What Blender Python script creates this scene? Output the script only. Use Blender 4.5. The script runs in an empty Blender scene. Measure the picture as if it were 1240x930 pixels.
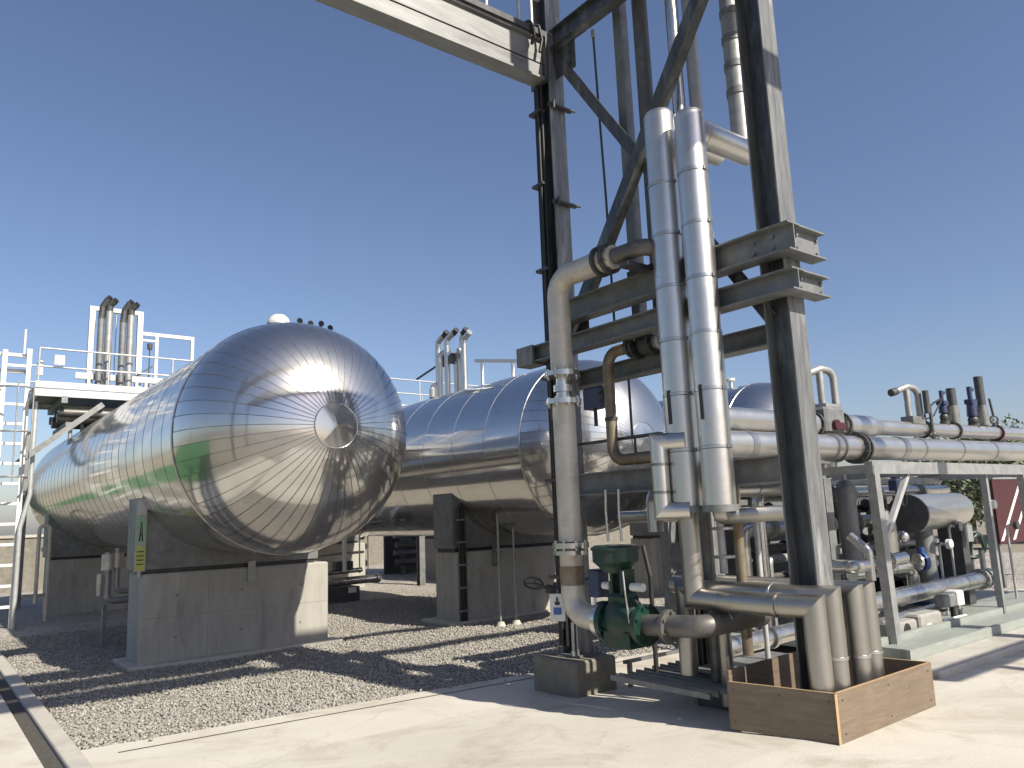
import bpy, math, random
import numpy as np
from mathutils import Vector, Matrix

random.seed(7)
RNG = np.random.default_rng(11)
scene = bpy.context.scene
COL = scene.collection
PI = math.pi

# ----------------------------------------------------------------------------- materials
MAT = {}

def new_mat(name):
    m = bpy.data.materials.new(name)
    m.use_nodes = True
    nt = m.node_tree
    nt.nodes.clear()
    out = nt.nodes.new('ShaderNodeOutputMaterial')
    b = nt.nodes.new('ShaderNodeBsdfPrincipled')
    nt.links.new(b.outputs[0], out.inputs[0])
    return m, nt, b

def noise(nt, vec, scale, detail=4, rough=.55, dist=0.):
    n = nt.nodes.new('ShaderNodeTexNoise')
    n.inputs['Scale'].default_value = scale
    n.inputs['Detail'].default_value = detail
    n.inputs['Roughness'].default_value = rough
    n.inputs['Distortion'].default_value = dist
    nt.links.new(vec, n.inputs['Vector'])
    return n.outputs['Fac']

def ramp(nt, fac, stops):
    r = nt.nodes.new('ShaderNodeValToRGB')
    e = r.color_ramp.elements
    while len(e) < len(stops):
        e.new(.5)
    for el, (p, c) in zip(e, stops):
        el.position = p
        el.color = (c[0], c[1], c[2], 1) if hasattr(c, '__len__') else (c, c, c, 1)
    nt.links.new(fac, r.inputs[0])
    return r.outputs['Color']

def mixc(nt, fac, a, b, mode='MIX'):
    x = nt.nodes.new('ShaderNodeMix')
    x.data_type = 'RGBA'
    x.blend_type = mode
    for sock, v in ((x.inputs[0], fac), (x.inputs[6], a), (x.inputs[7], b)):
        if hasattr(v, 'is_linked') or hasattr(v, 'links'):
            nt.links.new(v, sock)
        elif hasattr(v, '__len__'):
            sock.default_value = (v[0], v[1], v[2], 1)
        else:
            sock.default_value = v
    return x.outputs[2]

def objvec(nt, stretch=None):
    tc = nt.nodes.new('ShaderNodeTexCoord')
    v = tc.outputs['Object']
    if stretch:
        mp = nt.nodes.new('ShaderNodeMapping')
        mp.inputs['Scale'].default_value = stretch
        nt.links.new(v, mp.inputs['Vector'])
        v = mp.outputs['Vector']
    return v

def bump(nt, b, height, strength, dist):
    n = nt.nodes.new('ShaderNodeBump')
    n.inputs['Strength'].default_value = strength
    n.inputs['Distance'].default_value = dist
    nt.links.new(height, n.inputs['Height'])
    nt.links.new(n.outputs[0], b.inputs['Normal'])

def surface(name, c1, c2, scale=6, metal=0., rough=.5, rough2=None, bump_s=0., bump_scale=30, bump_d=.01, stretch=None, stain=None, stain_scale=1.5, spec=None):
    """mottled surface: two base colours mixed by noise, optional stain patches, roughness mottling and a bump"""
    m, nt, b = new_mat(name)
    v = objvec(nt, stretch)
    f = noise(nt, v, scale, 6, .6)
    col = ramp(nt, f, [(.3, c1), (.7, c2)])
    if stain:
        f2 = noise(nt, v, stain_scale, 6, .65, .4)
        msk = ramp(nt, f2, [(.52, 0.), (.68, 1.)])
        col = mixc(nt, msk, col, stain)
    nt.links.new(col, b.inputs['Base Color'])
    b.inputs['Metallic'].default_value = metal
    if rough2 is not None:
        r = ramp(nt, noise(nt, v, scale * .7, 5), [(.3, rough), (.7, rough2)])
        nt.links.new(r, b.inputs['Roughness'])
    else:
        b.inputs['Roughness'].default_value = rough
    if spec is not None:
        b.inputs['Specular IOR Level'].default_value = spec
    if bump_s:
        bump(nt, b, noise(nt, v, bump_scale, 4), bump_s, bump_d)
    MAT[name] = m
    return m

def cladding(name, base, rough, rough2, wave, wave_scale, dirt=(.42, .40, .37), broad=.36):
    """aluminium sheet: slightly wavy, brushed smears, faint dirt"""
    m, nt, b = new_mat(name)
    v = objvec(nt)
    f = noise(nt, v, 2.2, 6, .6, .6)
    col = ramp(nt, f, [(.25, tuple(x * .9 for x in base)), (.75, base)])
    f2 = noise(nt, objvec(nt, (1.3, 1.3, .35)), 3.1, 7, .7)
    col = mixc(nt, ramp(nt, f2, [(.56, 0.), (.8, .55)]), col, dirt)
    nt.links.new(col, b.inputs['Base Color'])
    b.inputs['Metallic'].default_value = 1.
    r = ramp(nt, noise(nt, v, 5.5, 6, .65), [(.3, rough), (.72, rough2)])
    nt.links.new(r, b.inputs['Roughness'])
    b2 = nt.nodes.new('ShaderNodeBsdfPrincipled')          # brushed, broader lobe of rolled sheet
    b2.inputs['Metallic'].default_value = 1.; b2.inputs['Roughness'].default_value = .38
    nt.links.new(col, b2.inputs['Base Color'])
    mx = nt.nodes.new('ShaderNodeMixShader'); mx.inputs[0].default_value = broad
    out = [n for n in nt.nodes if n.type == 'OUTPUT_MATERIAL'][0]
    nt.links.new(b.outputs[0], mx.inputs[1]); nt.links.new(b2.outputs[0], mx.inputs[2]); nt.links.new(mx.outputs[0], out.inputs[0])
    add = nt.nodes.new('ShaderNodeMath'); add.operation = 'ADD'
    nt.links.new(noise(nt, v, wave_scale, 2, .4), add.inputs[0])
    mul = nt.nodes.new('ShaderNodeMath'); mul.operation = 'MULTIPLY'; mul.inputs[1].default_value = .12
    nt.links.new(noise(nt, v, wave_scale * 6, 3, .5), mul.inputs[0])
    nt.links.new(mul.outputs[0], add.inputs[1])
    bump(nt, b, add.outputs[0], 1., wave)
    bn = [n for n in nt.nodes if n.type == 'BUMP'][0]
    nt.links.new(bn.outputs[0], b2.inputs['Normal'])
    MAT[name] = m
    return m

cladding('tank_cladding', (.66, .655, .64), .08, .16, .0035, 1.4)
cladding('shell_cladding', (.66, .655, .64), .07, .13, .0012, 1.2, (.42, .40, .37), .26)
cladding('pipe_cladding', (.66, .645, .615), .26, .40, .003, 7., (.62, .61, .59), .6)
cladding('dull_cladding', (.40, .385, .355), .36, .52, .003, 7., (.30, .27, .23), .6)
surface('seam_dark', (.13, .13, .13), (.26, .26, .26), 20, .8, .45)
surface('band_steel', (.45, .45, .45), (.56, .56, .56), 12, 1., .25, .4)
surface('galvanised', (.27, .275, .275), (.39, .395, .395), 11, .55, .42, .6, .25, 60, .002, None, (.28, .29, .29), 2.4)
surface('galvanised_bright', (.38, .385, .385), (.49, .495, .495), 9, .35, .4, .55, .2, 60, .002)
surface('galvanised_beam', (.19, .196, .196), (.265, .27, .27), 5, .25, .5, .62, .2, 60, .002, (.5, 3, 3), (.16, .162, .16), 2.)
surface('galvanised_dull', (.15, .156, .158), (.23, .237, .24), 9, .4, .5, .65, .2, 60, .002, None, (.13, .13, .12), 2.)
surface('column_steel', (.06, .066, .072), (.115, .122, .126), 5, .55, .38, .56, .25, 40, .002, (4, 4, .8), (.19, .198, .2), 1.7)  # on the column webs this dark tone stands in for recess shade
surface('column_flange', (.11, .115, .118), (.22, .225, .225), 4, .4, .42, .6, .25, 40, .002, (5, 5, .7), (.36, .365, .36), 1.5)  # lighter copy of the column steel, for the lit flange faces
surface('bare_steel', (.47, .43, .37), (.60, .56, .49), 7, .3, .36, .5, .1, 30, .002, None, (.42, .36, .29), 3.)
surface('bare_steel_dark', (.10, .097, .09), (.17, .165, .155), 8, .5, .42, .6, .1, 30, .002, None, (.12, .11, .1), 3.)
surface('stainless', (.52, .51, .49), (.64, .63, .61), 8, .95, .2, .34, .08, 20, .002)
surface('rusty_pipe', (.17, .14, .10), (.27, .23, .17), 9, .5, .42, .6, .1, 30, .002, None, (.20, .11, .05), 4.)
surface('white_paint', (.56, .56, .545), (.65, .65, .63), 6, 0., .4, .55, 0, 30, .01, None, (.62, .60, .55), 3.)
surface('black_paint', (.018, .019, .021), (.035, .036, .038), 12, 0., .4, .6)
surface('dark_cast', (.05, .052, .055), (.085, .085, .088), 12, .3, .45, .6)
surface('green_paint', (.004, .026, .019), (.006, .038, .027), 8, 0., .32, .5, .15, 50, .003, None, (.03, .026, .02), 7.)
surface('blue_paint', (.02, .055, .20), (.03, .08, .27), 8, 0., .35, .5)
surface('navy_paint', (.02, .03, .07), (.03, .045, .10), 8, 0., .35, .5)
surface('red_paint', (.04, .006, .009), (.062, .010, .013), 8, 0., .4, .55)
surface('yellow_plate', (.36, .38, .08), (.44, .46, .12), 8, 0., .45, .6)
surface('green_plate', (.22, .36, .24), (.30, .44, .30), 8, 0., .45, .6)
surface('sign_blue', (.03, .09, .30), (.04, .11, .34), 8, 0., .4)
surface('concrete_pier', (.29, .282, .255), (.37, .358, .325), 5, 0., .85, None, .3, 45, .004, (1.6, 1.6, .35), (.25, .242, .222), 2.6)
surface('concrete_seam', (.15, .145, .13), (.21, .2, .185), 9, 0., .9)
surface('concrete_light', (.37, .35, .31), (.46, .435, .39), 4, 0., .85, None, .35, 50, .004, None, (.32, .295, .255), 1.3)
surface('concrete_plinth', (.14, .13, .108), (.22, .205, .17), 7, 0., .88, None, .5, 40, .006, None, (.16, .15, .12), 3.)
surface('concrete_block', (.24, .23, .21), (.33, .32, .30), 9, 0., .88, None, .5, 60, .004)
surface('skid_paint', (.24, .26, .24), (.32, .345, .32), 6, .1, .5, .65, .1, 40, .003, (.6, 3, 3), (.25, .27, .25), 3.)
surface('joint_dark', (.05, .045, .04), (.09, .08, .07), 30, 0., .9)
surface('trunk_bark', (.07, .055, .04), (.12, .095, .07), 14, 0., .9, None, .6, 30, .02)
surface('brick_red', (.22, .09, .06), (.30, .14, .09), 12, 0., .85)
surface('cable_black', (.012, .012, .013), (.02, .02, .02), 12, 0., .5)

def slab_material():
    m, nt, b = new_mat('concrete_slab')
    v = objvec(nt)
    base = ramp(nt, noise(nt, v, .8, 8, .62), [(.3, (.47, .442, .386)), (.7, (.565, .537, .476))])
    fine = ramp(nt, noise(nt, v, 55, 4, .6), [(.25, .90), (.75, 1.05)])
    base = mixc(nt, 1., base, fine, 'MULTIPLY')
    st = ramp(nt, noise(nt, v, 1.1, 9, .72, .9), [(.50, 0.), (.70, .85)])
    base = mixc(nt, st, base, (.34, .30, .24))
    vc = nt.nodes.new('ShaderNodeTexVoronoi'); vc.feature = 'DISTANCE_TO_EDGE'; vc.inputs['Scale'].default_value = .42
    wob = nt.nodes.new('ShaderNodeVectorMath'); wob.operation = 'MULTIPLY_ADD'
    nz = nt.nodes.new('ShaderNodeTexNoise'); nz.inputs['Scale'].default_value = 3.; nz.inputs['Detail'].default_value = 6
    nt.links.new(v, nz.inputs['Vector']); nt.links.new(nz.outputs['Color'], wob.inputs[0]); wob.inputs[1].default_value = (.35, .35, 0); nt.links.new(v, wob.inputs[2])
    nt.links.new(wob.outputs[0], vc.inputs['Vector'])
    ck = ramp(nt, vc.outputs['Distance'], [(.0, .22), (.003, 0.)])
    base = mixc(nt, ck, base, (.22, .20, .17))
    dr = ramp(nt, noise(nt, v, 2.6, 3, .5), [(.70, 0.), (.78, .55)])
    base = mixc(nt, dr, base, (.27, .235, .19))
    sp = ramp(nt, noise(nt, v, 6., 6, .7), [(.66, 0.), (.74, .6)])
    base = mixc(nt, sp, base, (.28, .25, .21))
    nt.links.new(base, b.inputs['Base Color'])
    b.inputs['Roughness'].default_value = .82
    b.inputs['Specular IOR Level'].default_value = .3
    bump(nt, b, noise(nt, v, 70, 5, .6), .35, .004)
    MAT['concrete_slab'] = m

def gravel_material():
    m, nt, b = new_mat('gravel_bed')
    v = objvec(nt)
    vo = nt.nodes.new('ShaderNodeTexVoronoi'); vo.inputs['Scale'].default_value = 26
    nt.links.new(v, vo.inputs['Vector'])
    bw = nt.nodes.new('ShaderNodeSeparateColor'); nt.links.new(vo.outputs['Color'], bw.inputs[0])
    col = ramp(nt, bw.outputs[0], [(.0, (.20, .185, .165)), (.5, (.34, .315, .28)), (1., (.48, .445, .395))])
    big = ramp(nt, noise(nt, v, .7, 5, .6), [(.3, .85), (.7, 1.1)])
    col = mixc(nt, 1., col, big, 'MULTIPLY')
    nt.links.new(col, b.inputs['Base Color'])
    b.inputs['Roughness'].default_value = .9
    inv = nt.nodes.new('ShaderNodeMath'); inv.operation = 'SUBTRACT'; inv.inputs[0].default_value = 1.
    nt.links.new(vo.outputs['Distance'], inv.inputs[1])
    bump(nt, b, inv.outputs[0], .9, .03)
    MAT['gravel_bed'] = m
    # loose stones: tone per stone
    m, nt, b = new_mat('gravel_stone')
    at = nt.nodes.new('ShaderNodeAttribute'); at.attribute_name = 'tone'
    col = ramp(nt, at.outputs['Fac'], [(.0, (.19, .177, .157)), (.45, (.295, .279, .252)), (.8, (.36, .34, .305)), (1., (.44, .42, .38))])
    col = mixc(nt, 1., col, ramp(nt, noise(nt, objvec(nt), 60, 3), [(.3, .85), (.7, 1.08)]), 'MULTIPLY')
    nt.links.new(col, b.inputs['Base Color'])
    b.inputs['Roughness'].default_value = .85
    MAT['gravel_stone'] = m

def wood_material():
    m, nt, b = new_mat('plywood')
    v = objvec(nt, (1.1, 1.1, 11))
    g = noise(nt, v, 2.0, 9, .7, 1.6)
    col = ramp(nt, g, [(.25, (.115, .085, .06)), (.55, (.17, .13, .092)), (.8, (.225, .175, .126))])
    st = ramp(nt, noise(nt, objvec(nt), 3., 7, .7), [(.5, 0.), (.75, .7)])
    col = mixc(nt, st, col, (.115, .085, .058))
    kn = ramp(nt, noise(nt, objvec(nt, (1, 1, 1.6)), 9., 5, .75), [(.66, 0.), (.74, .8)])
    col = mixc(nt, kn, col, (.07, .048, .032))
    nt.links.new(col, b.inputs['Base Color'])
    b.inputs['Roughness'].default_value = .62
    bump(nt, b, g, .25, .004)
    MAT['plywood'] = m
    surface('plywood_edge', (.30, .20, .10), (.42, .29, .16), 30, 0., .8, None, 0, 30, .01, (1, 1, 30))

def land_material():
    m, nt, b = new_mat('dry_land')
    v = objvec(nt)
    col = ramp(nt, noise(nt, v, .12, 8, .6), [(.3, (.17, .15, .12)), (.7, (.25, .225, .18))])
    nt.links.new(col, b.inputs['Base Color'])
    b.inputs['Roughness'].default_value = .95
    MAT['dry_land'] = m
    m, nt, b = new_mat('lawn')
    v = objvec(nt)
    col = ramp(nt, noise(nt, v, 2., 8, .65), [(.3, (.028, .115, .03)), (.7, (.055, .18, .05))])
    nt.links.new(col, b.inputs['Base Color'])
    b.inputs['Roughness'].default_value = .9
    bump(nt, b, noise(nt, v, 30, 4), .8, .05)
    MAT['lawn'] = m

def leaf_material(name, c1, c2):
    m, nt, b = new_mat(name)
    at = nt.nodes.new('ShaderNodeAttribute'); at.attribute_name = 'tone'
    col = ramp(nt, at.outputs['Fac'], [(0., c1), (1., c2)])
    nt.links.new(col, b.inputs['Base Color'])
    b.inputs['Roughness'].default_value = .6
    MAT[name] = m

slab_material(); gravel_material(); wood_material(); land_material()
leaf_material('leaf_green', (.045, .075, .03), (.12, .16, .06))
leaf_material('leaf_grey', (.09, .11, .065), (.17, .19, .12))

# ----------------------------------------------------------------------------- mesh building
def world_loc(o):
    v = Vector((0, 0, 0))
    while o is not None:
        v = v + o.location
        o = o.parent
    return v

def tag(o, label=None, cat=None, group=None, kind=None):
    if label: o['label'] = label
    if cat: o['category'] = cat
    if group: o['group'] = group
    if kind: o['kind'] = kind
    return o

def thing(name, loc, label, cat, group=None):
    o = bpy.data.objects.new(name, None)
    COL.objects.link(o)
    o.location = loc
    o.empty_display_size = .2
    return tag(o, label, cat, group)

class MB:
    """collects shapes in world coordinates, then links them as ONE mesh object"""
    def __init__(s):
        s.v = []; s.f = []; s.sm = []; s.mi = []; s.cuts = []
    def cut(s):
        """what follows becomes a mesh of its own"""
        if s.v: s.cuts.append((len(s.v), len(s.f)))
        return s
    def add(s, verts, faces, smooth=False, mi=0):
        n = len(s.v)
        s.v += [tuple(p) for p in verts]
        for f in faces:
            s.f.append(tuple(i + n for i in f)); s.sm.append(smooth); s.mi.append(mi)
        return s
    def box(s, x0, x1, y0, y1, z0, z1, mi=0, M=None, ch=0.):
        if ch > 0:   # chamfered vertical and top edges
            c = ch
            pl = [(x0 + c, y0), (x1 - c, y0), (x1, y0 + c), (x1, y1 - c), (x1 - c, y1), (x0 + c, y1), (x0, y1 - c), (x0, y0 + c)]
            cx, cy = (x0 + x1) / 2, (y0 + y1) / 2
            def sh(p): return (p[0] - math.copysign(c * .8, p[0] - cx), p[1] - math.copysign(c * .8, p[1] - cy))
            v = [(x, y, z0) for x, y in pl] + [(x, y, z1 - c) for x, y in pl] + [(*sh(p), z1) for p in pl]
            f = [tuple(range(7, -1, -1)), tuple(range(16, 24))]
            for k in range(8):
                j = (k + 1) % 8
                f += [(k, j, 8 + j, 8 + k), (8 + k, 8 + j, 16 + j, 16 + k)]
        else:
            v = [(x0, y0, z0), (x1, y0, z0), (x1, y1, z0), (x0, y1, z0), (x0, y0, z1), (x1, y0, z1), (x1, y1, z1), (x0, y1, z1)]
            f = [(3, 2, 1, 0), (4, 5, 6, 7), (0, 1, 5, 4), (1, 2, 6, 5), (2, 3, 7, 6), (3, 0, 4, 7)]
        if M is not None:
            v = [M @ Vector(p) for p in v]
        return s.add(v, f, False, mi)
    def prism(s, poly, p0, p1, up=(0, 0, 1), mi=0):
        """extrude a 2D polygon (u sideways, w up) from p0 to p1"""
        p0 = Vector(p0); p1 = Vector(p1)
        d = (p1 - p0).normalized(); up = Vector(up)
        u = d.cross(up)
        if u.length < 1e-6: u = d.cross(Vector((1, 0, 0)))
        u.normalize(); w = u.cross(d).normalized()
        n = len(poly)
        v = [p0 + u * a + w * b for a, b in poly] + [p1 + u * a + w * b for a, b in poly]
        f = [tuple(range(n - 1, -1, -1)), tuple(range(n, 2 * n))]
        f += [(k, (k + 1) % n, n + (k + 1) % n, n + k) for k in range(n)]
        return s.add(v, f, False, mi)
    def bar(s, p0, p1, w, h, up=(0, 0, 1), mi=0):
        return s.prism([(-w / 2, -h / 2), (w / 2, -h / 2), (w / 2, h / 2), (-w / 2, h / 2)], p0, p1, up, mi)
    def ibeam(s, p0, p1, w, h, tf=.012, tw=.01, up=(0, 0, 1), mi=0):
        a, b = w / 2, h / 2; t = tw / 2
        P = [(-a, -b), (a, -b), (a, -b + tf), (t, -b + tf), (t, b - tf), (a, b - tf), (a, b), (-a, b), (-a, b - tf), (-t, b - tf), (-t, -b + tf), (-a, -b + tf)]
        return s.prism(P, p0, p1, up, mi)
    def angle(s, p0, p1, w, t, up=(0, 0, 1), mi=0):
        a = w / 2
        return s.prism([(-a, -a), (a, -a), (a, -a + t), (-a + t, -a + t), (-a + t, a), (-a, a)], p0, p1, up, mi)
    def tube(s, pts, r, bend=0., n=16, mi=0, caps=True, rads=None):
        """round pipe along a polyline, corners rounded with bend radius"""
        pts = [Vector(p) for p in pts]
        path = [pts[0]]
        for k in range(1, len(pts) - 1):
            a, b, c = pts[k - 1], pts[k], pts[k + 1]
            d0 = (a - b); d1 = (c - b)
            l = min(d0.length, d1.length)
            ang = d0.angle(d1)
            if bend <= 0 or ang > PI - .02:
                path.append(b); continue
            t = min(bend / math.tan(ang / 2), l * .49)
            q0 = b + d0.normalized() * t; q1 = b + d1.normalized() * t
            rad = t * math.tan(ang / 2)
            bis = (d0.normalized() + d1.normalized()).normalized()
            ctr = b + bis * (rad / math.sin(ang / 2))
            e0 = (q0 - ctr); e1 = (q1 - ctr)
            tot = e0.angle(e1); m = max(4, int(tot / .22))
            for i in range(m + 1):
                w = i / m
                path.append(ctr + (e0 * math.sin((1 - w) * tot) + e1 * math.sin(w * tot)) / math.sin(tot))
        path.append(pts[-1])
        N = len(path)
        if rads is None: rads = [r] * N
        d = (path[1] - path[0]).normalized()
        ref = Vector((0, 0, 1)) if abs(d.z) < .9 else Vector((1, 0, 0))
        u = d.cross(ref).normalized()
        V = []
        for k in range(N):
            if k == 0: t = (path[1] - path[0])
            elif k == N - 1: t = path[-1] - path[-2]
            else: t = (path[k + 1] - path[k]).normalized() + (path[k] - path[k - 1]).normalized()
            t.normalize()
            u = (u - t * u.dot(t)).normalized(); w = t.cross(u)
            for i in range(n):
                a = 2 * PI * i / n
                V.append(path[k] + (u * math.cos(a) + w * math.sin(a)) * rads[k])
        F = []
        for k in range(N - 1):
            for i in range(n):
                j = (i + 1) % n
                F.append((k * n + i, k * n + j, (k + 1) * n + j, (k + 1) * n + i))
        s.add(V, F, True, mi)
        if caps:
            s.add(V[:n], [tuple(range(n - 1, -1, -1))], False, mi)
            s.add(V[-n:], [tuple(range(n))], False, mi)
        return s
    def mitre(s, pts, r, n=24, mi=0):
        """round pipe whose corners are cut and joined like sheet-metal lagging"""
        P = [Vector(p) for p in pts]
        D = [(b - a).normalized() for a, b in zip(P[:-1], P[1:])]
        for k, d in enumerate(D):
            ref = Vector((0, 0, 1)) if abs(d.z) < .9 else Vector((1, 0, 0))
            u = d.cross(ref).normalized(); w = d.cross(u)
            n0 = (D[k - 1] + d).normalized() if k else d
            n1 = (D[k + 1] + d).normalized() if k < len(D) - 1 else d
            A = []; B = []
            for i in range(n):
                e = (u * math.cos(2 * PI * i / n) + w * math.sin(2 * PI * i / n)) * r
                A.append(P[k] + e - d * (e.dot(n0) / d.dot(n0)))
                B.append(P[k + 1] + e - d * (e.dot(n1) / d.dot(n1)))
            s.add(A + B, [(n + i, n + (i + 1) % n, (i + 1) % n, i) for i in range(n)], True, mi)
            if k == 0: s.add(A, [tuple(range(n))], False, mi)
            if k == len(D) - 1: s.add(B, [tuple(range(n - 1, -1, -1))], False, mi)
        return s
    def cyl(s, p0, p1, r, r1=None, n=20, mi=0, caps=True):
        return s.tube([p0, p1], r, 0, n, mi, caps, [r, r if r1 is None else r1])
    def lathe(s, prof, p0, axis, n=24, mi=0, smooth=True):
        """profile [(distance along axis, radius)]"""
        p0 = Vector(p0); d = Vector(axis).normalized()
        ref = Vector((0, 0, 1)) if abs(d.z) < .9 else Vector((1, 0, 0))
        u = d.cross(ref).normalized(); w = d.cross(u)
        for (a, ra), (b, rb) in zip(prof[:-1], prof[1:]):
            A = [p0 + d * a + (u * math.cos(2 * PI * i / n) + w * math.sin(2 * PI * i / n)) * ra for i in range(n)]
            B = [p0 + d * b + (u * math.cos(2 * PI * i / n) + w * math.sin(2 * PI * i / n)) * rb for i in range(n)]
            s.add(A + B, [(n + i, n + (i + 1) % n, (i + 1) % n, i) for i in range(n)], smooth and abs(a - b) > 1e-4, mi)
        return s
    def ring(s, p, axis, r_out, length, n=24, mi=0, bolts=0, bolt_r=.012, r_in=0):
        """flange disc centred on p; optional bolts"""
        d = Vector(axis).normalized(); p = Vector(p)
        s.cyl(p - d * length / 2, p + d * length / 2, r_out, None, n, mi)
        if bolts:
            ref = Vector((0, 0, 1)) if abs(d.z) < .9 else Vector((1, 0, 0))
            u = d.cross(ref).normalized(); w = d.cross(u)
            for i in range(bolts):
                a = 2 * PI * (i + .5) / bolts
                c = p + (u * math.cos(a) + w * math.sin(a)) * (r_out - bolt_r * 1.7)
                s.cyl(c - d * (length / 2 + .018), c + d * (length / 2 + .018), bolt_r, None, 6, mi)
        return s
    def torus(s, p, axis, R, r, n=24, m=8, mi=0):
        d = Vector(axis).normalized(); p = Vector(p)
        ref = Vector((0, 0, 1)) if abs(d.z) < .9 else Vector((1, 0, 0))
        u = d.cross(ref).normalized(); w = d.cross(u)
        V = []
        for i in range(n):
            a = 2 * PI * i / n; e = u * math.cos(a) + w * math.sin(a)
            for j in range(m):
                b = 2 * PI * j / m
                V.append(p + e * (R + r * math.cos(b)) + d * (r * math.sin(b)))
        F = [(i * m + j, ((i + 1) % n) * m + j, ((i + 1) % n) * m + (j + 1) % m, i * m + (j + 1) % m) for i in range(n) for j in range(m)]
        return s.add(V, F, True, mi)
    def sphere(s, p, rx, ry, rz, n=14, m=8, mi=0):
        p = Vector(p); V = []
        for j in range(m + 1):
            t = PI * j / m
            for i in range(n):
                a = 2 * PI * i / n
                V.append((p.x + rx * math.sin(t) * math.cos(a), p.y + ry * math.sin(t) * math.sin(a), p.z + rz * math.cos(t)))
        F = [(j * n + i, (j + 1) * n + i, (j + 1) * n + (i + 1) % n, j * n + (i + 1) % n) for j in range(m) for i in range(n)]
        return s.add(V, F, True, mi)
    def build(s, name, mats, parent=None, loc=None):
        if s.cuts:
            o = None; ends = s.cuts + [(len(s.v), len(s.f))]; a = (0, 0)
            for b in ends:
                q = MB(); q.v = s.v[a[0]:b[0]]; q.f = [tuple(i - a[0] for i in f) for f in s.f[a[1]:b[1]]]
                q.sm = s.sm[a[1]:b[1]]; q.mi = s.mi[a[1]:b[1]]
                if q.v: o = q.build(name, mats, parent, loc)
                a = b
            return o
        me = bpy.data.meshes.new(name)
        off = world_loc(parent) if parent is not None else Vector(loc or (0, 0, 0))
        me.from_pydata([(x - off.x, y - off.y, z - off.z) for x, y, z in s.v], [], s.f)
        if isinstance(mats, str): mats = [mats]
        for m in mats: me.materials.append(MAT[m])
        me.polygons.foreach_set('use_smooth', s.sm)
        me.polygons.foreach_set('material_index', s.mi)
        me.validate(); me.update()
        o = bpy.data.objects.new(name, me)
        COL.objects.link(o)
        if parent is not None: o.parent = parent
        else: o.location = off
        return o

def children(o): return [c for c in bpy.data.objects if c.parent == o]

def copy_tree(o, parent=None):
    c = o.copy(); COL.objects.link(c)
    if parent is not None: c.parent = parent
    for ch in children(o):
        copy_tree(ch, c)
    return c

def relabel(o, label, loc=None):
    o['label'] = label
    if loc is not None: o.location = loc
    return o

def structure(mb, name, mat):
    return tag(mb.build(name, mat), kind='structure')

# ----------------------------------------------------------------------------- ground
GROUND = -.07

def zs(y):
    """concrete slab falls gently from the yard down to the gravel"""
    return .13 * min(1., max(0., (5.6 - y) / 2.6))

# far land, one sheet
m = MB()
R = 900.
m.add([(-R, -R, GROUND), (R, -R, GROUND), (R, R, GROUND), (-R, R, GROUND)], [(0, 1, 2, 3)])
structure(m, 'ground', 'dry_land')
m = MB()
m.add([(-60, 9, GROUND + .012), (-1.4, 9, GROUND + .012), (-1.4, 58, GROUND + .012), (-60, 58, GROUND + .012)], [(0, 1, 2, 3)])
structure(m, 'lawn', 'lawn')
m = MB()
bx = np.linspace(-70, 1.2, 60); V = []
for x in bx:
    h = 3.4 + .5 * math.sin(x * .31) + .3 * math.sin(x * .83 + 1)
    V += [(x, 58.5, GROUND - .1), (x, 61 + .5 * math.sin(x), h * .62), (x, 64, h), (x, 72, h * .9), (x, 78, GROUND - .1)]
m.add(V, [(5 * i + j, 5 * i + 5 + j, 5 * i + 6 + j, 5 * i + 1 + j) for i in range(59) for j in range(4)], True)
structure(m, 'embankment', 'dry_land')
# gravel bed under the tanks, gently uneven
def gz(x, y):
    return .018 * math.sin(x * 1.7 + .6 * y) * math.sin(y * 1.3 + .4) + .012 * math.sin(x * 4.1 - y * 3.3)
m = MB()
xs = np.linspace(1.1, 26, 126); ys = np.linspace(5.6, 30, 124)
V = [(x, y, -.035 + gz(x, y) * .6) for y in ys for x in xs]
nx = len(xs)
m.add(V, [(j * nx + i, j * nx + i + 1, (j + 1) * nx + i + 1, (j + 1) * nx + i) for j in range(len(ys) - 1) for i in range(nx - 1)], True)
structure(m, 'gravel_bed', 'gravel_bed')

# slab edge runs slightly askew to the tanks
def slab_edge(x): return 6.93 - .088 * x
m = MB()
sx = [.985, 3., 5., 7.3, 13., 26.]
rows = [None, 5.6, 5.0, 4.4, 3.8, 3.0, 0., -3.5]
V = []
for r_ in rows:
    for x in sx:
        y = slab_edge(x) if r_ is None else r_
        V.append((x, min(y, slab_edge(x)), zs(y)))
nn = len(sx)
m.add(V, [(k * nn + i, (k + 1) * nn + i, (k + 1) * nn + i + 1, k * nn + i + 1) for k in range(len(rows) - 1) for i in range(nn - 1)])
e = V[:nn]
m.add(e + [(x, y, -.2) for x, y, z in e], [(i, i + 1, nn + i + 1, nn + i) for i in range(nn - 1)])
structure(m, 'concrete_slab', 'concrete_slab')
# saw-cut joint between kerb strip and slab
m = MB()
def jn(x): return 6.64 - .073 * x
m.add([(1.33, jn(1.33) - .009, .004), (7.2, jn(7.2) - .009, .004), (7.2, jn(7.2) + .009, .004), (1.33, jn(1.33) + .009, .004)], [(0, 1, 2, 3)])
structure(m, 'slab_joint', 'joint_dark')
# left kerb with a slot between it and the path
m = MB()
m.box(.985, 1.125, 6.2, 26, -.15, .016, ch=.01)
structure(m, 'kerb', 'concrete_light')
m = MB()
m.add([(.86, 5.8, -.02), (.985, 5.8, -.02), (.985, 26, -.02), (.86, 26, -.02)], [(0, 1, 2, 3)])
structure(m, 'drain_channel', 'joint_dark')
m = MB()
m.box(-1.2, .86, 3., 12.5, -.15, .004)
structure(m, 'path', 'concrete_slab')

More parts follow.
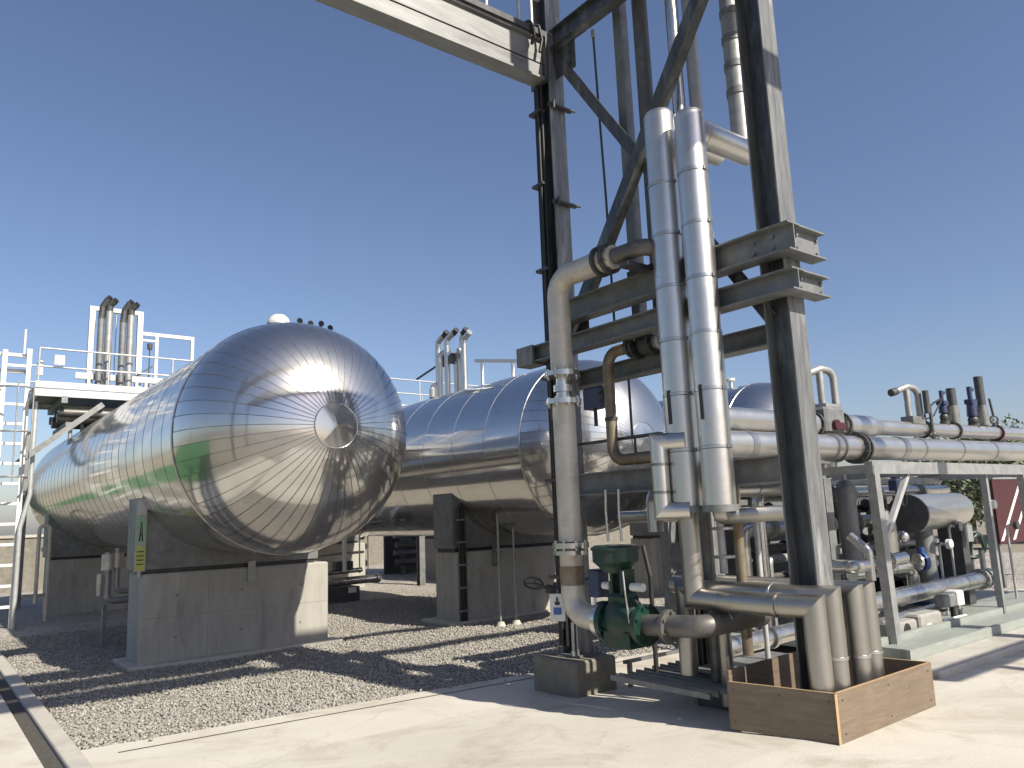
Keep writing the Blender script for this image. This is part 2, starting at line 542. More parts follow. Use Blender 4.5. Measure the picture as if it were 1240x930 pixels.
# loose stones: nobody could count them
def gravel():
    n = 76000
    pts = []
    boxes = [(2.3, 4.72, 10.38, 11.1), (6.8, 9.2, 10.38, 11.1), (11.4, 13.8, 10.38, 11.1)]
    while len(pts) < n:
        # denser near the camera
        x = random.uniform(1.14, 9.5); y = 6.05 + (random.random() ** 1.7) * 9.
        if y < slab_edge(x) + random.uniform(-.02, .05) and (random.random() > .012 or y < slab_edge(x) - .25 * random.random() ** 2): continue
        if any(a < x < b and c < y < d for a, b, c, d in boxes): continue
        pts.append((x, y))
    P = np.array(pts)
    # squashed octahedron with extra ring: 8 verts
    base = np.array([(1, 0, .1), (.5, .87, -.15), (-.5, .8, .15), (-1, .05, -.1), (-.45, -.85, .1), (.55, -.8, -.05), (.1, .1, .8), (-.1, 0, -.8)])
    faces = []
    for k in range(6):
        j = (k + 1) % 6
        faces += [(k, j, 6), (j, k, 7)]
    faces = np.array(faces)
    nv = len(base)
    size = (RNG.uniform(.006, .017, n) * RNG.choice([1., 1., 1., 1.35], n))[:, None, None] * RNG.uniform(.7, 1.25, (n, 1, 3))
    jit = RNG.uniform(-.22, .22, (n, nv, 3))
    B = (base[None] + jit) * size
    a = RNG.uniform(0, 2 * PI, n); t = RNG.uniform(-.6, .6, n)
    ca, sa = np.cos(a)[:, None], np.sin(a)[:, None]; ct, st = np.cos(t)[:, None], np.sin(t)[:, None]
    x, y, z = B[..., 0], B[..., 1], B[..., 2]
    x, z = x * ct - z * st, x * st + z * ct
    x, y = x * ca - y * sa, x * sa + y * ca
    g = np.array([gz(px, py) * .6 if py > slab_edge(px) else .042 for px, py in pts])
    W = np.stack([x + P[:, 0:1], y + P[:, 1:2], z + (-.03 + g + RNG.uniform(0, .012, n))[:, None]], -1).reshape(-1, 3)
    Fi = (faces[None] + (np.arange(n) * nv)[:, None, None]).reshape(-1, 3)
    me = bpy.data.meshes.new('gravel')
    me.vertices.add(len(W)); me.vertices.foreach_set('co', W.astype(np.float32).ravel())
    me.loops.add(Fi.size); me.loops.foreach_set('vertex_index', Fi.astype(np.int32).ravel())
    me.polygons.add(len(Fi)); me.polygons.foreach_set('loop_start', (np.arange(len(Fi)) * 3).astype(np.int32))
    at = me.attributes.new('tone', 'FLOAT', 'POINT')
    at.data.foreach_set('value', np.repeat(RNG.beta(2.2, 2.4, n), nv).astype(np.float32))
    me.materials.append(MAT['gravel_stone'])
    me.update(); me.validate()
    o = bpy.data.objects.new('gravel', me); COL.objects.link(o)
    tag(o, 'loose pale grey gravel stones between the concrete piers', 'gravel', kind='stuff')
gravel()

# ----------------------------------------------------------------------------- tanks
TX = [3.4, 8.0, 12.6]
TR, TZ, TYK, TD, TL = 1.31, 2.58, 8.45, 1.15, 12.2

def tank(x0, label, first=False):
    root = thing('storage_tank', (x0, TYK, 0), label, 'storage tank', 'aluminium clad storage tanks')
    n = 96
    # shell: overlapping cladding bands, each a hair different
    s = MB(); bands = MB()
    rr = random.Random(int(x0 * 10))
    ny = 28 if first else 14; dy = TL / ny
    for k in range(ny):
        y0 = TYK + k * dy; y1 = y0 + dy + .012
        ra = TR + rr.uniform(-.0002, .0002) + .0008; rb = TR + rr.uniform(-.0002, .0002)
        cols = []
        for q in range(5):
            w = q / 4; yy = y0 + (y1 - y0) * w
            r = ra + (rb - ra) * w - .0003 * math.sin(PI * w)     # slight hollow between the beads
            cols.append([(x0 + r * math.cos(2 * PI * i / n), yy, TZ + r * math.sin(2 * PI * i / n)) for i in range(n)])
        V = [p for c in cols for p in c]
        s.add(V, [(q * n + i, q * n + (i + 1) % n, (q + 1) * n + (i + 1) % n, (q + 1) * n + i) for q in range(4) for i in range(n)], True)
        if k:
            bands.lathe([(-.004, TR + .0005), (-.003, TR + .0022), (.003, TR + .0022), (.004, TR + .0005)], (x0, y0, TZ), (0, 1, 0), 96)
    s.add([(x0 + TR * math.cos(2 * PI * i / n), TYK + TL, TZ + TR * math.sin(2 * PI * i / n)) for i in range(n)], [tuple(range(n))])
    s.build('shell', 'shell_cladding', root)
    bands.build('seam_band', 'galvanised' if not first else 'galvanised_dull', root)
    # dished head made of gores
    d = MB(); se = MB()
    G = 52; sub = 5; mer = 26
    for g in range(G):
        a0 = 2 * PI * g / G; a1 = 2 * PI * (g + 1) / G
        tilt = rr.uniform(-.0022, .0022)
        V = []
        for j in range(mer + 1):
            t = PI / 2 * (j / mer) * .915
            rad = TR * math.cos(t) ** .92 if t < 1.5 else TR * math.cos(t)
            yy = TYK - TD * math.sin(t)
            for i in range(sub + 1):
                w = i / sub; a = a0 + (a1 - a0) * w
                # gores stay a little flat across, and overlap like shingles
                r = rad * (1 - .0006 * math.sin(PI * w)) + .0018 * (1 - w) * min(1., rad * 1.5) + tilt * (w - .5) * rad
                V.append((x0 + r * math.cos(a), yy, TZ + r * math.sin(a)))
        k = sub + 1
        d.add(V, [(j * k + i + 1, j * k + i, (j + 1) * k + i, (j + 1) * k + i + 1) for j in range(mer) for i in range(sub)], True)
        # dark lap line along each gore
        L = []
        hw = .0024
        for j in range(0, mer + 1):
            t = PI / 2 * (j / mer) * .915
            rad = TR * math.cos(t) ** .92 + .008
            yy = TYK - TD * math.sin(t) - .0035 * math.sin(t)
            ca, sa = math.cos(a0), math.sin(a0)
            for sgn in (-1, 1):
                L.append((x0 + rad * ca - sgn * hw * sa, yy, TZ + rad * sa + sgn * hw * ca))
        se.add(L, [(2 * j, 2 * j + 1, 2 * j + 3, 2 * j + 2) for j in range(mer)], True)
    hd = d.build('dished_head', 'tank_cladding', root)
    se.build('lap_seam', 'seam_dark', hd)
    rp = TR * math.cos(PI / 2 * .915) ** .92
    c = MB()
    yp = TYK - TD * math.sin(PI / 2 * .915)
    # centre cap in wedge pieces, each tilted its own way
    tip = (x0, yp - .045, TZ)
    tip = (x0, yp - .028, TZ)
    for a0, a1, dz in ((.35, 1.75, .003), (1.75, 4.0, -.002), (4.0, .35 + 2 * PI, .001)):
        arc = [(x0 + (rp + .03) * math.cos(a0 + (a1 - a0) * q / 12), yp - .006 + dz * math.sin(PI * q / 12), TZ + (rp + .03) * math.sin(a0 + (a1 - a0) * q / 12)) for q in range(13)]
        c.add([tip] + arc, [(0, q + 2, q + 1) for q in range(12)], True)
    c.torus((x0, yp - .004, TZ), (0, 1, 0), rp + .03, .006, 40, 6)
    c.build('centre_cap', 'tank_cladding', root)
    c = MB(); c.lathe([(-.02, TR + .004), (-.014, TR + .013), (.014, TR + .013), (.02, TR + .004)], (x0, TYK, TZ), (0, 1, 0), 96)
    c.build('knuckle_band', 'band_steel', root)
    # clad saddles
    for y in (10.42, 18.32):
        c = MB()
        hw = 1.17; N = 14
        top = [(x0 - hw + 2 * hw * i / N, 1.95) for i in range(N + 1)]
        prof = [(x0 - hw, 1.115), (x0 + hw, 1.115), (x0 + hw, 1.99)]
        for i in range(N - 1, 0, -1):
            xx = x0 - hw + 2 * hw * i / N
            prof.append((xx, TZ - math.sqrt(TR ** 2 - (xx - x0) ** 2) + .05))
        prof.append((x0 - hw, 1.99))
        v0 = [(x, y, z) for x, z in prof]; v1 = [(x, y + .56, z) for x, z in prof]
        q = len(prof)
        c.add(v0 + v1, [tuple(range(q)), tuple(range(2 * q - 1, q - 1, -1))] + [(k, q + k, q + (k + 1) % q, (k + 1) % q) for k in range(q)])
        sd = c.build('saddle', 'galvanised_dull', root)
        c = MB(); c.box(x0 - 1.12, x0 + 1.12, y + .02, y + .54, 1.062, 1.113)
        c.build('base_plate', 'black_paint', sd)
    return root

LAB = ['huge shiny cylindrical tank nearest the camera, its domed end facing the gravel',
       'second shiny tank from the left, its domed end half hidden by the dark steel column',
       'farthest silver tank, mostly hidden behind the tall silver pipes and dark column']
tanks = [tank(x, l, k == 0) for k, (x, l) in enumerate(zip(TX, LAB))]

# concrete piers under the saddles
PL = {(0, 0): 'big grey concrete pier in front under the nearest tank, half in sunlight',
      (0, 1): 'shaded concrete pier at the far end of the nearest tank, beside the white ladder',
      (1, 0): 'concrete pier under the second tank, with the black conduit and two thin poles in front',
      (1, 1): 'far concrete pier of the second tank, seen through the gap under the tank bellies',
      (2, 0): 'concrete pier under the farthest tank, behind the dark green valve',
      (2, 1): 'far concrete pier of the farthest tank, behind the tall silver pipes'}
pier0 = None
for (i, k), lab in PL.items():
    x0 = TX[i]; y0 = (10.38, 18.28)[k]
    if pier0 is None:
        m = MB(); m.box(x0 - 1.12, x0 + 1.31, y0, y0 + .66, -.2, 1.06, ch=.018)
        for px_ in (-.7, .1, .9):
            for pz_ in (.28, .78): m.cyl((x0 + px_, y0 + .01, pz_), (x0 + px_, y0 - .0015, pz_), .016, None, 10, mi=1)
        m.box(x0 - 1.1, x0 + 1.29, y0 - .0015, y0 + .01, .529, .533, mi=1)
        m.box(x0 - .322, x0 - .318, y0 - .0012, y0 + .01, -.1, 1.03, mi=1)
        pier0 = m.build('concrete_pier', ['concrete_pier', 'concrete_seam'], None, (x0, y0, 0))
        o = pier0
    else:
        o = pier0.copy(); COL.objects.link(o); o.location = (x0, y0, 0)
    tag(o, lab, 'concrete pier', 'concrete piers under the tanks')
m = MB(); m.box(2.15, 4.85, 10.2, 11.15, -.1, .012, ch=.01)
m.box(6.65, 9.45, 10.22, 11.15, -.1, .010, ch=.01)
structure(m, 'pier_footing', 'concrete_light')

# earthing lug on the nearest pier
t = thing('earthing_lug', (3.62, 10.37, .88), 'small galvanised lug plate bolted on the shaded face of the nearest pier', 'bracket')
m = MB(); m.box(3.57, 3.67, 10.355, 10.377, .88, 1.14); m.build('plate', 'galvanised', t)
m = MB(); m.cyl((3.62, 10.357, .95), (3.62, 10.335, .95), .018, None, 8); m.build('bolt', 'galvanised_bright', t)

# tall warning sign on the saddle of the nearest tank
t = thing('warning_sign', (2.25, 10.36, 1.1), 'narrow upright sign, green above and yellow below, at the left edge of the nearest pier', 'sign')
m = MB(); m.box(2.19, 2.315, 10.372, 10.384, 1.10, 1.98); m.box(2.235, 2.27, 10.384, 10.42, 1.02, 1.95); m.build('back_plate', 'galvanised', t)
m = MB(); m.box(2.198, 2.307, 10.366, 10.3715, 1.78, 1.96); m.build('white_panel', 'galvanised_bright', t)
m = MB(); m.box(2.198, 2.307, 10.366, 10.3715, 1.42, 1.76); g_ = m.build('green_panel', 'green_plate', t)
m = MB()
m.add([(2.225, 10.364, 1.46), (2.245, 10.364, 1.46), (2.2545, 10.364, 1.70), (2.2485, 10.364, 1.70)], [(0, 1, 2, 3)])
m.add([(2.26, 10.364, 1.46), (2.28, 10.364, 1.46), (2.2585, 10.364, 1.70), (2.2525, 10.3635, 1.70)], [(0, 1, 2, 3)])
m.box(2.24, 2.266, 10.362, 10.3635, 1.53, 1.552)
m.build('symbol', 'black_paint', g_)
m = MB(); m.box(2.198, 2.307, 10.366, 10.3715, 1.11, 1.40); y_ = m.build('yellow_panel', 'yellow_plate', t)
m = MB()
for z in (1.18, 1.23, 1.28, 1.33): m.box(2.212, 2.293, 10.3625, 10.3655, z, z + .014)
m.build('printed_line', 'green_paint', y_)

# cap and studs on the top of the tanks
t = thing('manway_cover', (3.42, 9.0, 3.86), 'white dome-topped nozzle cap on the crown of the nearest tank', 'nozzle')
m = MB(); m.cyl((3.42, 9.0, 3.84), (3.42, 9.0, 4.02), .125, None, 20)
m.lathe([(0, .14), (.03, .14), (.08, .12), (.12, .08), (.14, .001)], (3.42, 9.0, 4.02), (0, 0, 1), 20); m.build('cap', 'white_paint', t)
m = MB(); m.cyl((3.3, 9.28, 3.84), (3.3, 9.28, 4.02), .06, None, 12); m.build('vent_stub', 'galvanised_dull', t)
for k, (x, y, z) in enumerate([(3.60, 8.8, 4.0), (3.74, 8.8, 3.985), (3.88, 8.8, 4.0), (4.0, 8.8, 3.96)]):
    if k == 0:
        m = MB(); m.cyl((x, y, z - .25), (x, y, z + .03), .02, None, 8); m.cyl((x - .01, y - .04, z + .045), (x + .03, y + .04, z + .06), .034, None, 10)
        stud = m.build('lifting_stud', 'black_paint', None, (x, y, z)); o = stud
    else:
        o = stud.copy(); COL.objects.link(o); o.location = (x, y, z)
    tag(o, ['leftmost black stud beside the white cap on the nearest tank', 'second black stud from the white cap on the nearest tank',
            'third black stud from the white cap on the nearest tank', 'black stud farthest from the white cap on the nearest tank'][k], 'stud', 'black studs on the nearest tank')

def nozzle(x, y, z, label):
    t = thing('tank_nozzle', (x, y, z), label, 'nozzle')
    m = MB(); m.cyl((x, y, z - .1), (x, y, z + .16), .05, None, 14); m.build('neck', 'pipe_cladding', t)
    m = MB(); m.ring((x, y, z + .18), (0, 0, 1), .09, .04, 16, bolts=6); m.build('flange', 'white_paint', t)
nozzle(12.55, 9.1, 3.88, 'small white flanged nozzle on the crown of the farthest tank')

# ----------------------------------------------------------------------------- walkway and ladder behind the tanks
t = thing('access_walkway', (6., 16.4, 0), 'white galvanised walkway crossing above the tanks with thin handrails', 'walkway')
m = MB(); m.box(1.62, 15.6, 16.1, 16.16, 4.07, 4.215); m.cut().box(1.62, 15.6, 17.9, 17.96, 4.07, 4.215)
m.cut().box(1.62, 1.68, 16.16, 17.9, 4.07, 4.215)
m.build('channel', 'galvanised_bright', t)
m = MB(); m.box(1.62, 15.6, 16.08, 16.098, 4.22, 4.34); m.build('toe_plate', 'galvanised_bright', t)
m = MB(); m.box(1.66, 15.6, 16.16, 17.9, 4.165, 4.2); m.build('deck', 'galvanised_dull', t)
m = MB()
x = 1.66
k = 0
while x < 15.6:
    for y in (16.13, 17.93): m.cut().cyl((x, y, 4.2), (x, y, 4.96), .018, None, 8)
    x += 1.15
m.build('rail_post', 'galvanised_bright', t)
m = MB()
for y in (16.13, 17.93):
    for z in (4.62, 4.96): m.cut().cyl((1.66, y, z), (15.6, y, z), .017, None, 8)
m.build('handrail', 'galvanised_bright', t)
m = MB()
for x in (2.1, 4.9, 6.2, 9.6, 10.9, 14.3): m.cut().bar((x, 16.1, 4.02), (x, 17.95, 4.02), .1, .12)
m.build('cross_beam', 'galvanised_dull', t)
m = MB()
for x in (5.7, 10.3, 15.0):
    m.cut().ibeam((x, 17.2, -.05), (x, 17.2, 3.95), .16, .16, up=(0, 1, 0))
m.cut().ibeam((2.02, 20.9, -.05), (2.02, 20.9, 3.95), .16, .16, up=(0, 1, 0))
m.build('support_column', 'galvanised_dull', t)
m = MB()
for y in (16.2, 17.6): m.cut().bar((1.55, y, 2.95), (2.75, y, 3.98), .08, .1)
m.build('knee_brace', 'galvanised_dull', t)

t = thing('deck_pipes', (3.5, 17., 3.6), 'dark pipes slung under the white walkway deck', 'pipework')
m = MB()
for k, (y, z, r) in enumerate(((16.35, 3.82, .07), (16.6, 3.74, .1), (16.95, 3.84, .06), (17.25, 3.72, .11), (17.6, 3.8, .08))): m.cut().cyl((2.05, y, z), (6.5, y, z), r, None, 12)
m.build('pipe', 'bare_steel_dark', t)
m = MB()
for x in (2.2, 3.6, 5.2): m.cut().box(x - .05, x + .05, 16.2, 17.85, 3.55, 3.62)
m.build('hanger', 'galvanised_dull', t)
m = MB()
for x, z0 in ((2.3, 3.2), (2.5, 3.1), (2.7, 3.3)): m.cut().cyl((x, 16.7, z0), (x, 16.7, 3.7), .035, None, 8)
m.build('drop', 'galvanised', t)
t = thing('caged_ladder', (1.35, 16.9, 0), 'tall white ladder tower at the left edge of the photo', 'ladder')
m = MB()
for z in (2.6, 3.4, 4.2): m.cut().tube([(1.12, 16.5, z), (1.05, 16.1, z), (1.35, 15.9, z), (1.62, 16.1, z), (1.58, 16.5, z)], .018, .2, 7)
m.build('cage_hoop', 'galvanised', t)
m = MB()
for x, y in ((1.07, 16.12), (1.35, 15.93), (1.61, 16.12)): m.cut().cyl((x, y, 2.5), (x, y, 4.3), .014, None, 6)
m.build('cage_strap', 'galvanised', t)
m = MB()
m.box(1.12, 1.2, 16.5, 16.58, -.05, 4.95); m.cut().box(1.50, 1.58, 16.5, 16.58, -.05, 5.0)
m.build('rail', 'white_paint', t)
m = MB()
for k in range(13): m.cut().bar((1.2, 16.54, .35 + k * .36), (1.5, 16.54, .35 + k * .36), .05, .05)
m.build('rung', 'white_paint', t)
m = MB(); m.box(.6, 1.55, 16.62, 16.68, 4.55, 4.62); m.cut().box(.6, 1.55, 16.62, 16.68, 4.86, 4.92); m.cut().box(.62, .67, 16.62, 16.68, -.05, 4.92)
m.build('guard_rail', 'white_paint', t)
m = MB(); m.tube([(1.56, 16.4, -.05), (1.56, 16.4, 1.7), (1.68, 16.4, 2.3), (1.68, 16.4, 4.0)], .04, .25, 10); m.build('drop_pipe', 'galvanised_bright', t)
m = MB(); m.cyl((1.46, 16.6, 4.9), (1.46, 16.6, 5.38), .022, None, 8); m.build('mast', 'white_paint', t)
t = thing('flood_lamp', (1.75, 16.45, 4.6), 'small white lamp box fixed low on the walkway post by the ladder', 'lamp')
m = MB(); m.box(1.66, 1.76, 16.40, 16.48, 4.5, 4.78, ch=.02); m.build('housing', 'white_paint', t)
m = MB(); m.cyl((1.7, 16.48, 4.62), (1.7, 16.62, 4.55), .02, None, 8); m.build('arm', 'dark_cast', t)
t = thing('junction_cabinet', (1.95, 16.1, 4.7), 'small white panel clipped on the walkway handrail', 'panel')
m = MB(); m.box(1.89, 2.06, 16.06, 16.1, 4.66, 4.84, ch=.01); m.build('cover', 'white_paint', t)
m = MB(); m.box(1.93, 1.95, 16.05, 16.06, 4.68, 4.82); m.cut().box(1.99, 2.01, 16.05, 16.06, 4.68, 4.82); m.build('louvre', 'galvanised', t)

# relief stacks with their white frame above the nearest tank
t = thing('stack_frame', (3.0, 16.6, 4.2), 'white portal frame round the two relief stacks above the nearest tank', 'frame')
m = MB()
for x in (2.55, 3.42): m.cut().box(x - .05, x + .05, 16.55, 16.65, 4.2, 5.9)
m.box(2.5, 3.47, 16.56, 16.64, 5.9, 5.98)
m.build('portal', 'white_paint', t)
m = MB()
m.box(3.47, 4.48, 16.58, 16.64, 5.5, 5.57); m.box(3.72, 3.78, 16.58, 16.64, 4.2, 5.5); m.box(4.42, 4.48, 16.58, 16.64, 4.2, 5.5)
m.box(3.47, 3.72, 16.58, 16.62, 5.38, 5.42)
m.build('side_frame', 'white_paint', t)
m = MB()
m.box(2.3, 3.9, 16.48, 16.54, 4.5, 4.62)
for k in range(7): m.cut().box(2.5 + k * .17, 2.555 + k * .17, 16.44, 16.54, 4.22, 4.5)
m.build('manifold_rail', 'galvanised_bright', t)
m = MB(); m.cyl((2.98, 16.6, 4.6), (2.98, 16.6, 5.9), .012, None, 6); m.build('tie_rod', 'galvanised_bright', t)
STK = 'relief stacks above the nearest tank'
def stack(x, label):
    t = thing('relief_stack', (x, 16.35, 4.2), label, 'vent stack', STK)
    m = MB(); m.cyl((x + .03, 16.35, 4.2), (x + .03, 16.35, 5.85), .068, None, 14); m.build('riser', 'galvanised', t)
    m = MB(); m.cyl((x - .10, 16.4, 4.35), (x - .10, 16.4, 5.75), .06, None, 12); m.build('dark_riser', 'galvanised_dull', t)
    m = MB(); m.tube([(x - .1, 16.4, 5.7), (x - .08, 16.4, 5.95), (x + .0, 16.33, 6.1)], .062, .1, 12); m.tube([(x + .03, 16.35, 5.85), (x + .03, 16.35, 5.98), (x + .1, 16.28, 6.05)], .066, .08, 12); m.build('bent_head', 'dark_cast', t)
    m = MB(); m.cyl((x + .0, 16.33, 6.1), (x + .03, 16.3, 6.14), .05, None, 10); m.cyl((x + .1, 16.28, 6.05), (x + .13, 16.25, 6.08), .055, None, 10); m.build('outlet_cap', 'black_paint', t)
    return t
s0 = stack(2.78, 'left one of two black-topped relief stacks above the nearest tank')
s1 = copy_tree(s0); relabel(s1, 'right one of two black-topped relief stacks above the nearest tank', (3.17, 16.35, 4.17))
t = thing('hand_valve', (3.6, 16.5, 5.0), 'small dark valve and lever between the white stack frames', 'valve')
m = MB(); m.cyl((3.6, 16.5, 5.2), (3.6, 16.5, 5.32), .05, None, 10); m.cyl((3.6, 16.5, 4.3), (3.6, 16.5, 5.2), .012, None, 6); m.build('body', 'dark_cast', t)
m = MB(); m.bar((3.35, 16.5, 4.62), (3.66, 16.5, 4.85), .03, .03); m.build('lever', 'dark_cast', t)

# cluster of stacks on the second tank
t = thing('relief_stack', (8., 12.3, 3.86), 'cluster of pale pipes with bent black tips on top of the second tank', 'vent stack')
m = MB()
for y, zt in ((12.56, 5.02), (12.36, 4.7), (12.18, 5.0), (12.02, 4.62), (11.86, 4.94), (11.66, 4.9)):
    m.cut().tube([(8. + .1 * math.sin(y * 7), y, 3.8), (8. + .1 * math.sin(y * 7), y, zt), (8.0, y - .2, zt + .1)], .058, .09, 12)
m.build('riser', 'pipe_cladding', t)
m = MB()
for y, z in ((12.3, 5.13), (11.96, 5.1), (11.64, 5.04)): m.cut().cyl((8., y + .05, z - .02), (8., y - .07, z + .04), .055, None, 12)
m.build('outlet_cap', 'black_paint', t)
m = MB()
for y in (12.36, 12.02): m.cut().box(7.93, 8.07, y - .05, y + .05, 4.5, 4.7, ch=.01)
m.build('valve_body', 'dark_cast', t)
m = MB(); m.lathe([(0, .14), (.16, .14), (.26, .1), (.31, .001)], (7.9, 12.5, 3.9), (0, 0, 1), 18); m.build('domed_cap', 'white_paint', t)
m = MB(); m.bar((8., 13.4, 4.42), (8., 12.3, 4.62), .03, .03); m.build('lever', 'black_paint', t)
t = thing('tank_top_rail', (8., 10.7, 3.8), 'short white rail on the crown of the second tank', 'rail')
m = MB(); m.bar((8., 11.3, 4.42), (8., 10.0, 4.18), .05, .06); m.build('top_bar', 'white_paint', t)
m = MB()
for y, z in ((11.1, 4.36), (10.2, 4.2)): m.cut().bar((8., y, 3.8), (8., y, z), .04, .04)
m.build('post', 'white_paint', t)

# ----------------------------------------------------------------------------- small pipework between the piers
t = thing('drain_manifold', (2.4, 12.5, 0), 'small galvanised drain pipes behind the left side of the nearest pier', 'pipework')
m = MB()
m.tube([(2.3, 12.5, 1.3), (2.3, 12.5, .62), (3.3, 12.5, .62)], .05, .09, 12)
m.tube([(2.42, 12.5, 1.35), (2.42, 12.5, .74), (3.3, 12.5, .74)], .04, .08, 12)
m.build('pipe', 'galvanised', t)
m = MB(); m.cyl((2.2, 12.5, .7), (2.2, 12.5, 1.0), .04, None, 10); m.ring((2.3, 12.5, 1.16), (0, 0, 1), .09, .22, 14); m.ring((2.42, 12.5, 1.18), (0, 0, 1), .08, .2, 14); m.build('valve', 'bare_steel', t)
m = MB(); m.box(2.9, 2.95, 12.45, 12.55, -.06, .58); m.cut().box(2.25, 2.3, 12.45, 12.55, -.06, .57); m.build('stand', 'galvanised_dull', t)
t = thing('gauge_column', (1.95, 17.9, 0), 'small upright hoop pipe against the far left pier', 'pipework')
m = MB(); m.tube([(1.98, 17.4, .3), (1.98, 17.4, 1.75), (2.16, 17.4, 1.75), (2.16, 17.4, -.05)], .035, .09, 10); m.build('pipe', 'bare_steel', t)
m = MB(); m.ring((2.07, 17.36, 1.3), (0, 1, 0), .05, .03, 14); m.build('dial', 'galvanised_bright', t)
m = MB(); m.bar((1.75, 17.4, .45), (2.2, 17.4, .45), .05, .05); m.build('cross_bar', 'galvanised', t)

t = thing('pipe_manifold', (7.4, 15.2, 0), 'bright stainless pipes seen through the gap beneath the first two tanks', 'pipework')
m = MB(); m.cyl((6.3, 15.4, .55), (7.75, 15.4, .58), .05, None, 12); m.cyl((6.2, 15.1, .38), (7.9, 15.1, .40), .085, None, 14); m.sphere((7.95, 15.1, .40), .12, .1, .1); m.cyl((6.2, 15.6, .92), (7.9, 15.6, .94), .028, None, 8)
m.build('pipe', 'stainless', t)
m = MB(); m.cyl((7.3, 15.3, .58), (7.3, 15.3, 1.25), .05, None, 10); m.cut().cyl((7.75, 15.5, .5), (7.75, 15.5, 1.3), .015, None, 6); m.cut().cyl((7.95, 15.5, .4), (7.95, 15.5, 1.3), .012, None, 6); m.build('riser', 'white_paint', t)
m = MB(); m.box(6.7, 7.5, 15.0, 15.5, -.06, .28); m.box(7.12, 7.5, 15.3, 15.5, .62, .78); m.build('support', 'dark_cast', t)
m = MB(); m.box(7.24, 7.42, 14.985, 14.998, .16, .27); m.build('plate', 'white_paint', t)

# thin poles standing in the gravel in front of the second pier
POL = 'thin poles in front of the second pier'
def pole(x, y, h, label):
    t = thing('thin_pole', (x, y, 0), label, 'pole', POL)
    m = MB(); m.cyl((x, y, -.02), (x, y, h), .018, None, 8); m.build('rod', 'galvanised', t)
    m = MB(); m.cyl((x, y, -.03), (x, y, .035), .075, .05, 14); m.build('foot', 'concrete_light', t)
    m = MB(); m.cyl((x, y, h), (x, y, h + .05), .03, None, 8); m.cyl((x - .05, y, h + .02), (x + .05, y, h + .02), .012, None, 6); m.build('tip', 'galvanised_bright', t)
    return t
p0 = pole(7.13, 9.62, 1.9, 'taller thin galvanised pole standing in the gravel, left of its pair')
pole(7.41, 9.6, 1.8, 'shorter thin galvanised pole standing in the gravel, right of its pair')
t = thing('cable_conduit', (6.97, 10.3, 0), 'black cable conduit running up the left part of the second pier', 'conduit')
m = MB()
for dx in (-.05, 0., .05): m.cut().tube([(6.95 + dx, 10.33, -.03), (6.95 + dx, 10.33, 1.8), (7.25 + dx, 10.33, 1.92)], .021, .12, 8)
m.build('cable', 'cable_black', t)
m = MB()
for z in (.15, .5, .85, 1.2, 1.55): m.cut().box(6.87, 7.03, 10.3, 10.376, z, z + .03)
m.build('clip', 'galvanised_dull', t)
t = thing('tap_bracket', (7.7, 10.3, .95), 'small galvanised tap and bracket on the face of the second pier', 'tap')
m = MB(); m.tube([(7.62, 10.375, 1.06), (7.62, 10.25, 1.06), (7.85, 10.25, 1.06)], .03, .06, 10); m.build('spout', 'galvanised', t)
m = MB(); m.box(7.56, 7.68, 10.355, 10.377, .8, 1.14); m.build('plate', 'galvanised_dull', t)

# ----------------------------------------------------------------------------- steel pipe rack
t = rack = thing('pipe_rack', (5., 4.4, 0), 'tall dark steel pipe rack with two columns, crossed braces and a long overhead beam', 'steel frame')
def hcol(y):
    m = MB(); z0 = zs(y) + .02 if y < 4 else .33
    m.box(4.995, 5.005, y - .092, y + .092, z0, 9.6)  # web gets the darker steel: shade of the recess put into its colour
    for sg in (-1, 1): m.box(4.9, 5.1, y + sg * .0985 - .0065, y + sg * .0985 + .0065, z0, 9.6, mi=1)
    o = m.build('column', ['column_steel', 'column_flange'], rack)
    b = MB(); b.box(4.85, 5.15, y - .16, y + .16, z0 - .018, z0)
    for sx_ in (-.12, .12):
        for sy_ in (-.13, .13): b.cyl((5 + sx_, y + sy_, z0), (5 + sx_, y + sy_, z0 + .05), .014, None, 6)
    b.build('base_plate', 'galvanised_dull', o)
hcol(3.1); hcol(5.56)
def beam(p0, p1, w, h, mat='galvanised_dull', tf=.012, up=(0, 0, 1)):
    m = MB(); m.ibeam(p0, p1, w, h, tf, .01, up); return m.build('beam', mat, rack)
beam((4.82, 5.42, 3.48), (4.82, 2.85, 3.48), .15, .21)
beam((4.82, 5.88, 3.165), (4.82, 2.85, 3.165), .15, .16)
beam((5.2, 5.75, 2.90), (5.2, 3.22, 2.90), .16, .16)
beam((4.9, 2.92, 3.48), (5.24, 2.92, 3.48), .13, .206)
beam((4.9, 2.92, 3.165), (5.24, 2.92, 3.165), .13, .156)
beam((5.0, 5.43, 1.86), (5.0, 3.22, 1.86), .16, .2)
beam((4.97, 5.44, 6.48), (4.97, 3.22, 6.48), .12, .2, 'column_steel')
m = MB(); m.box(4.72, 4.9, 5.7, 5.95, 3.06, 3.085); m.box(4.72, 4.745, 5.7, 5.95, 3.085, 3.25); m.build('stub_bracket', 'galvanised_dull', rack)
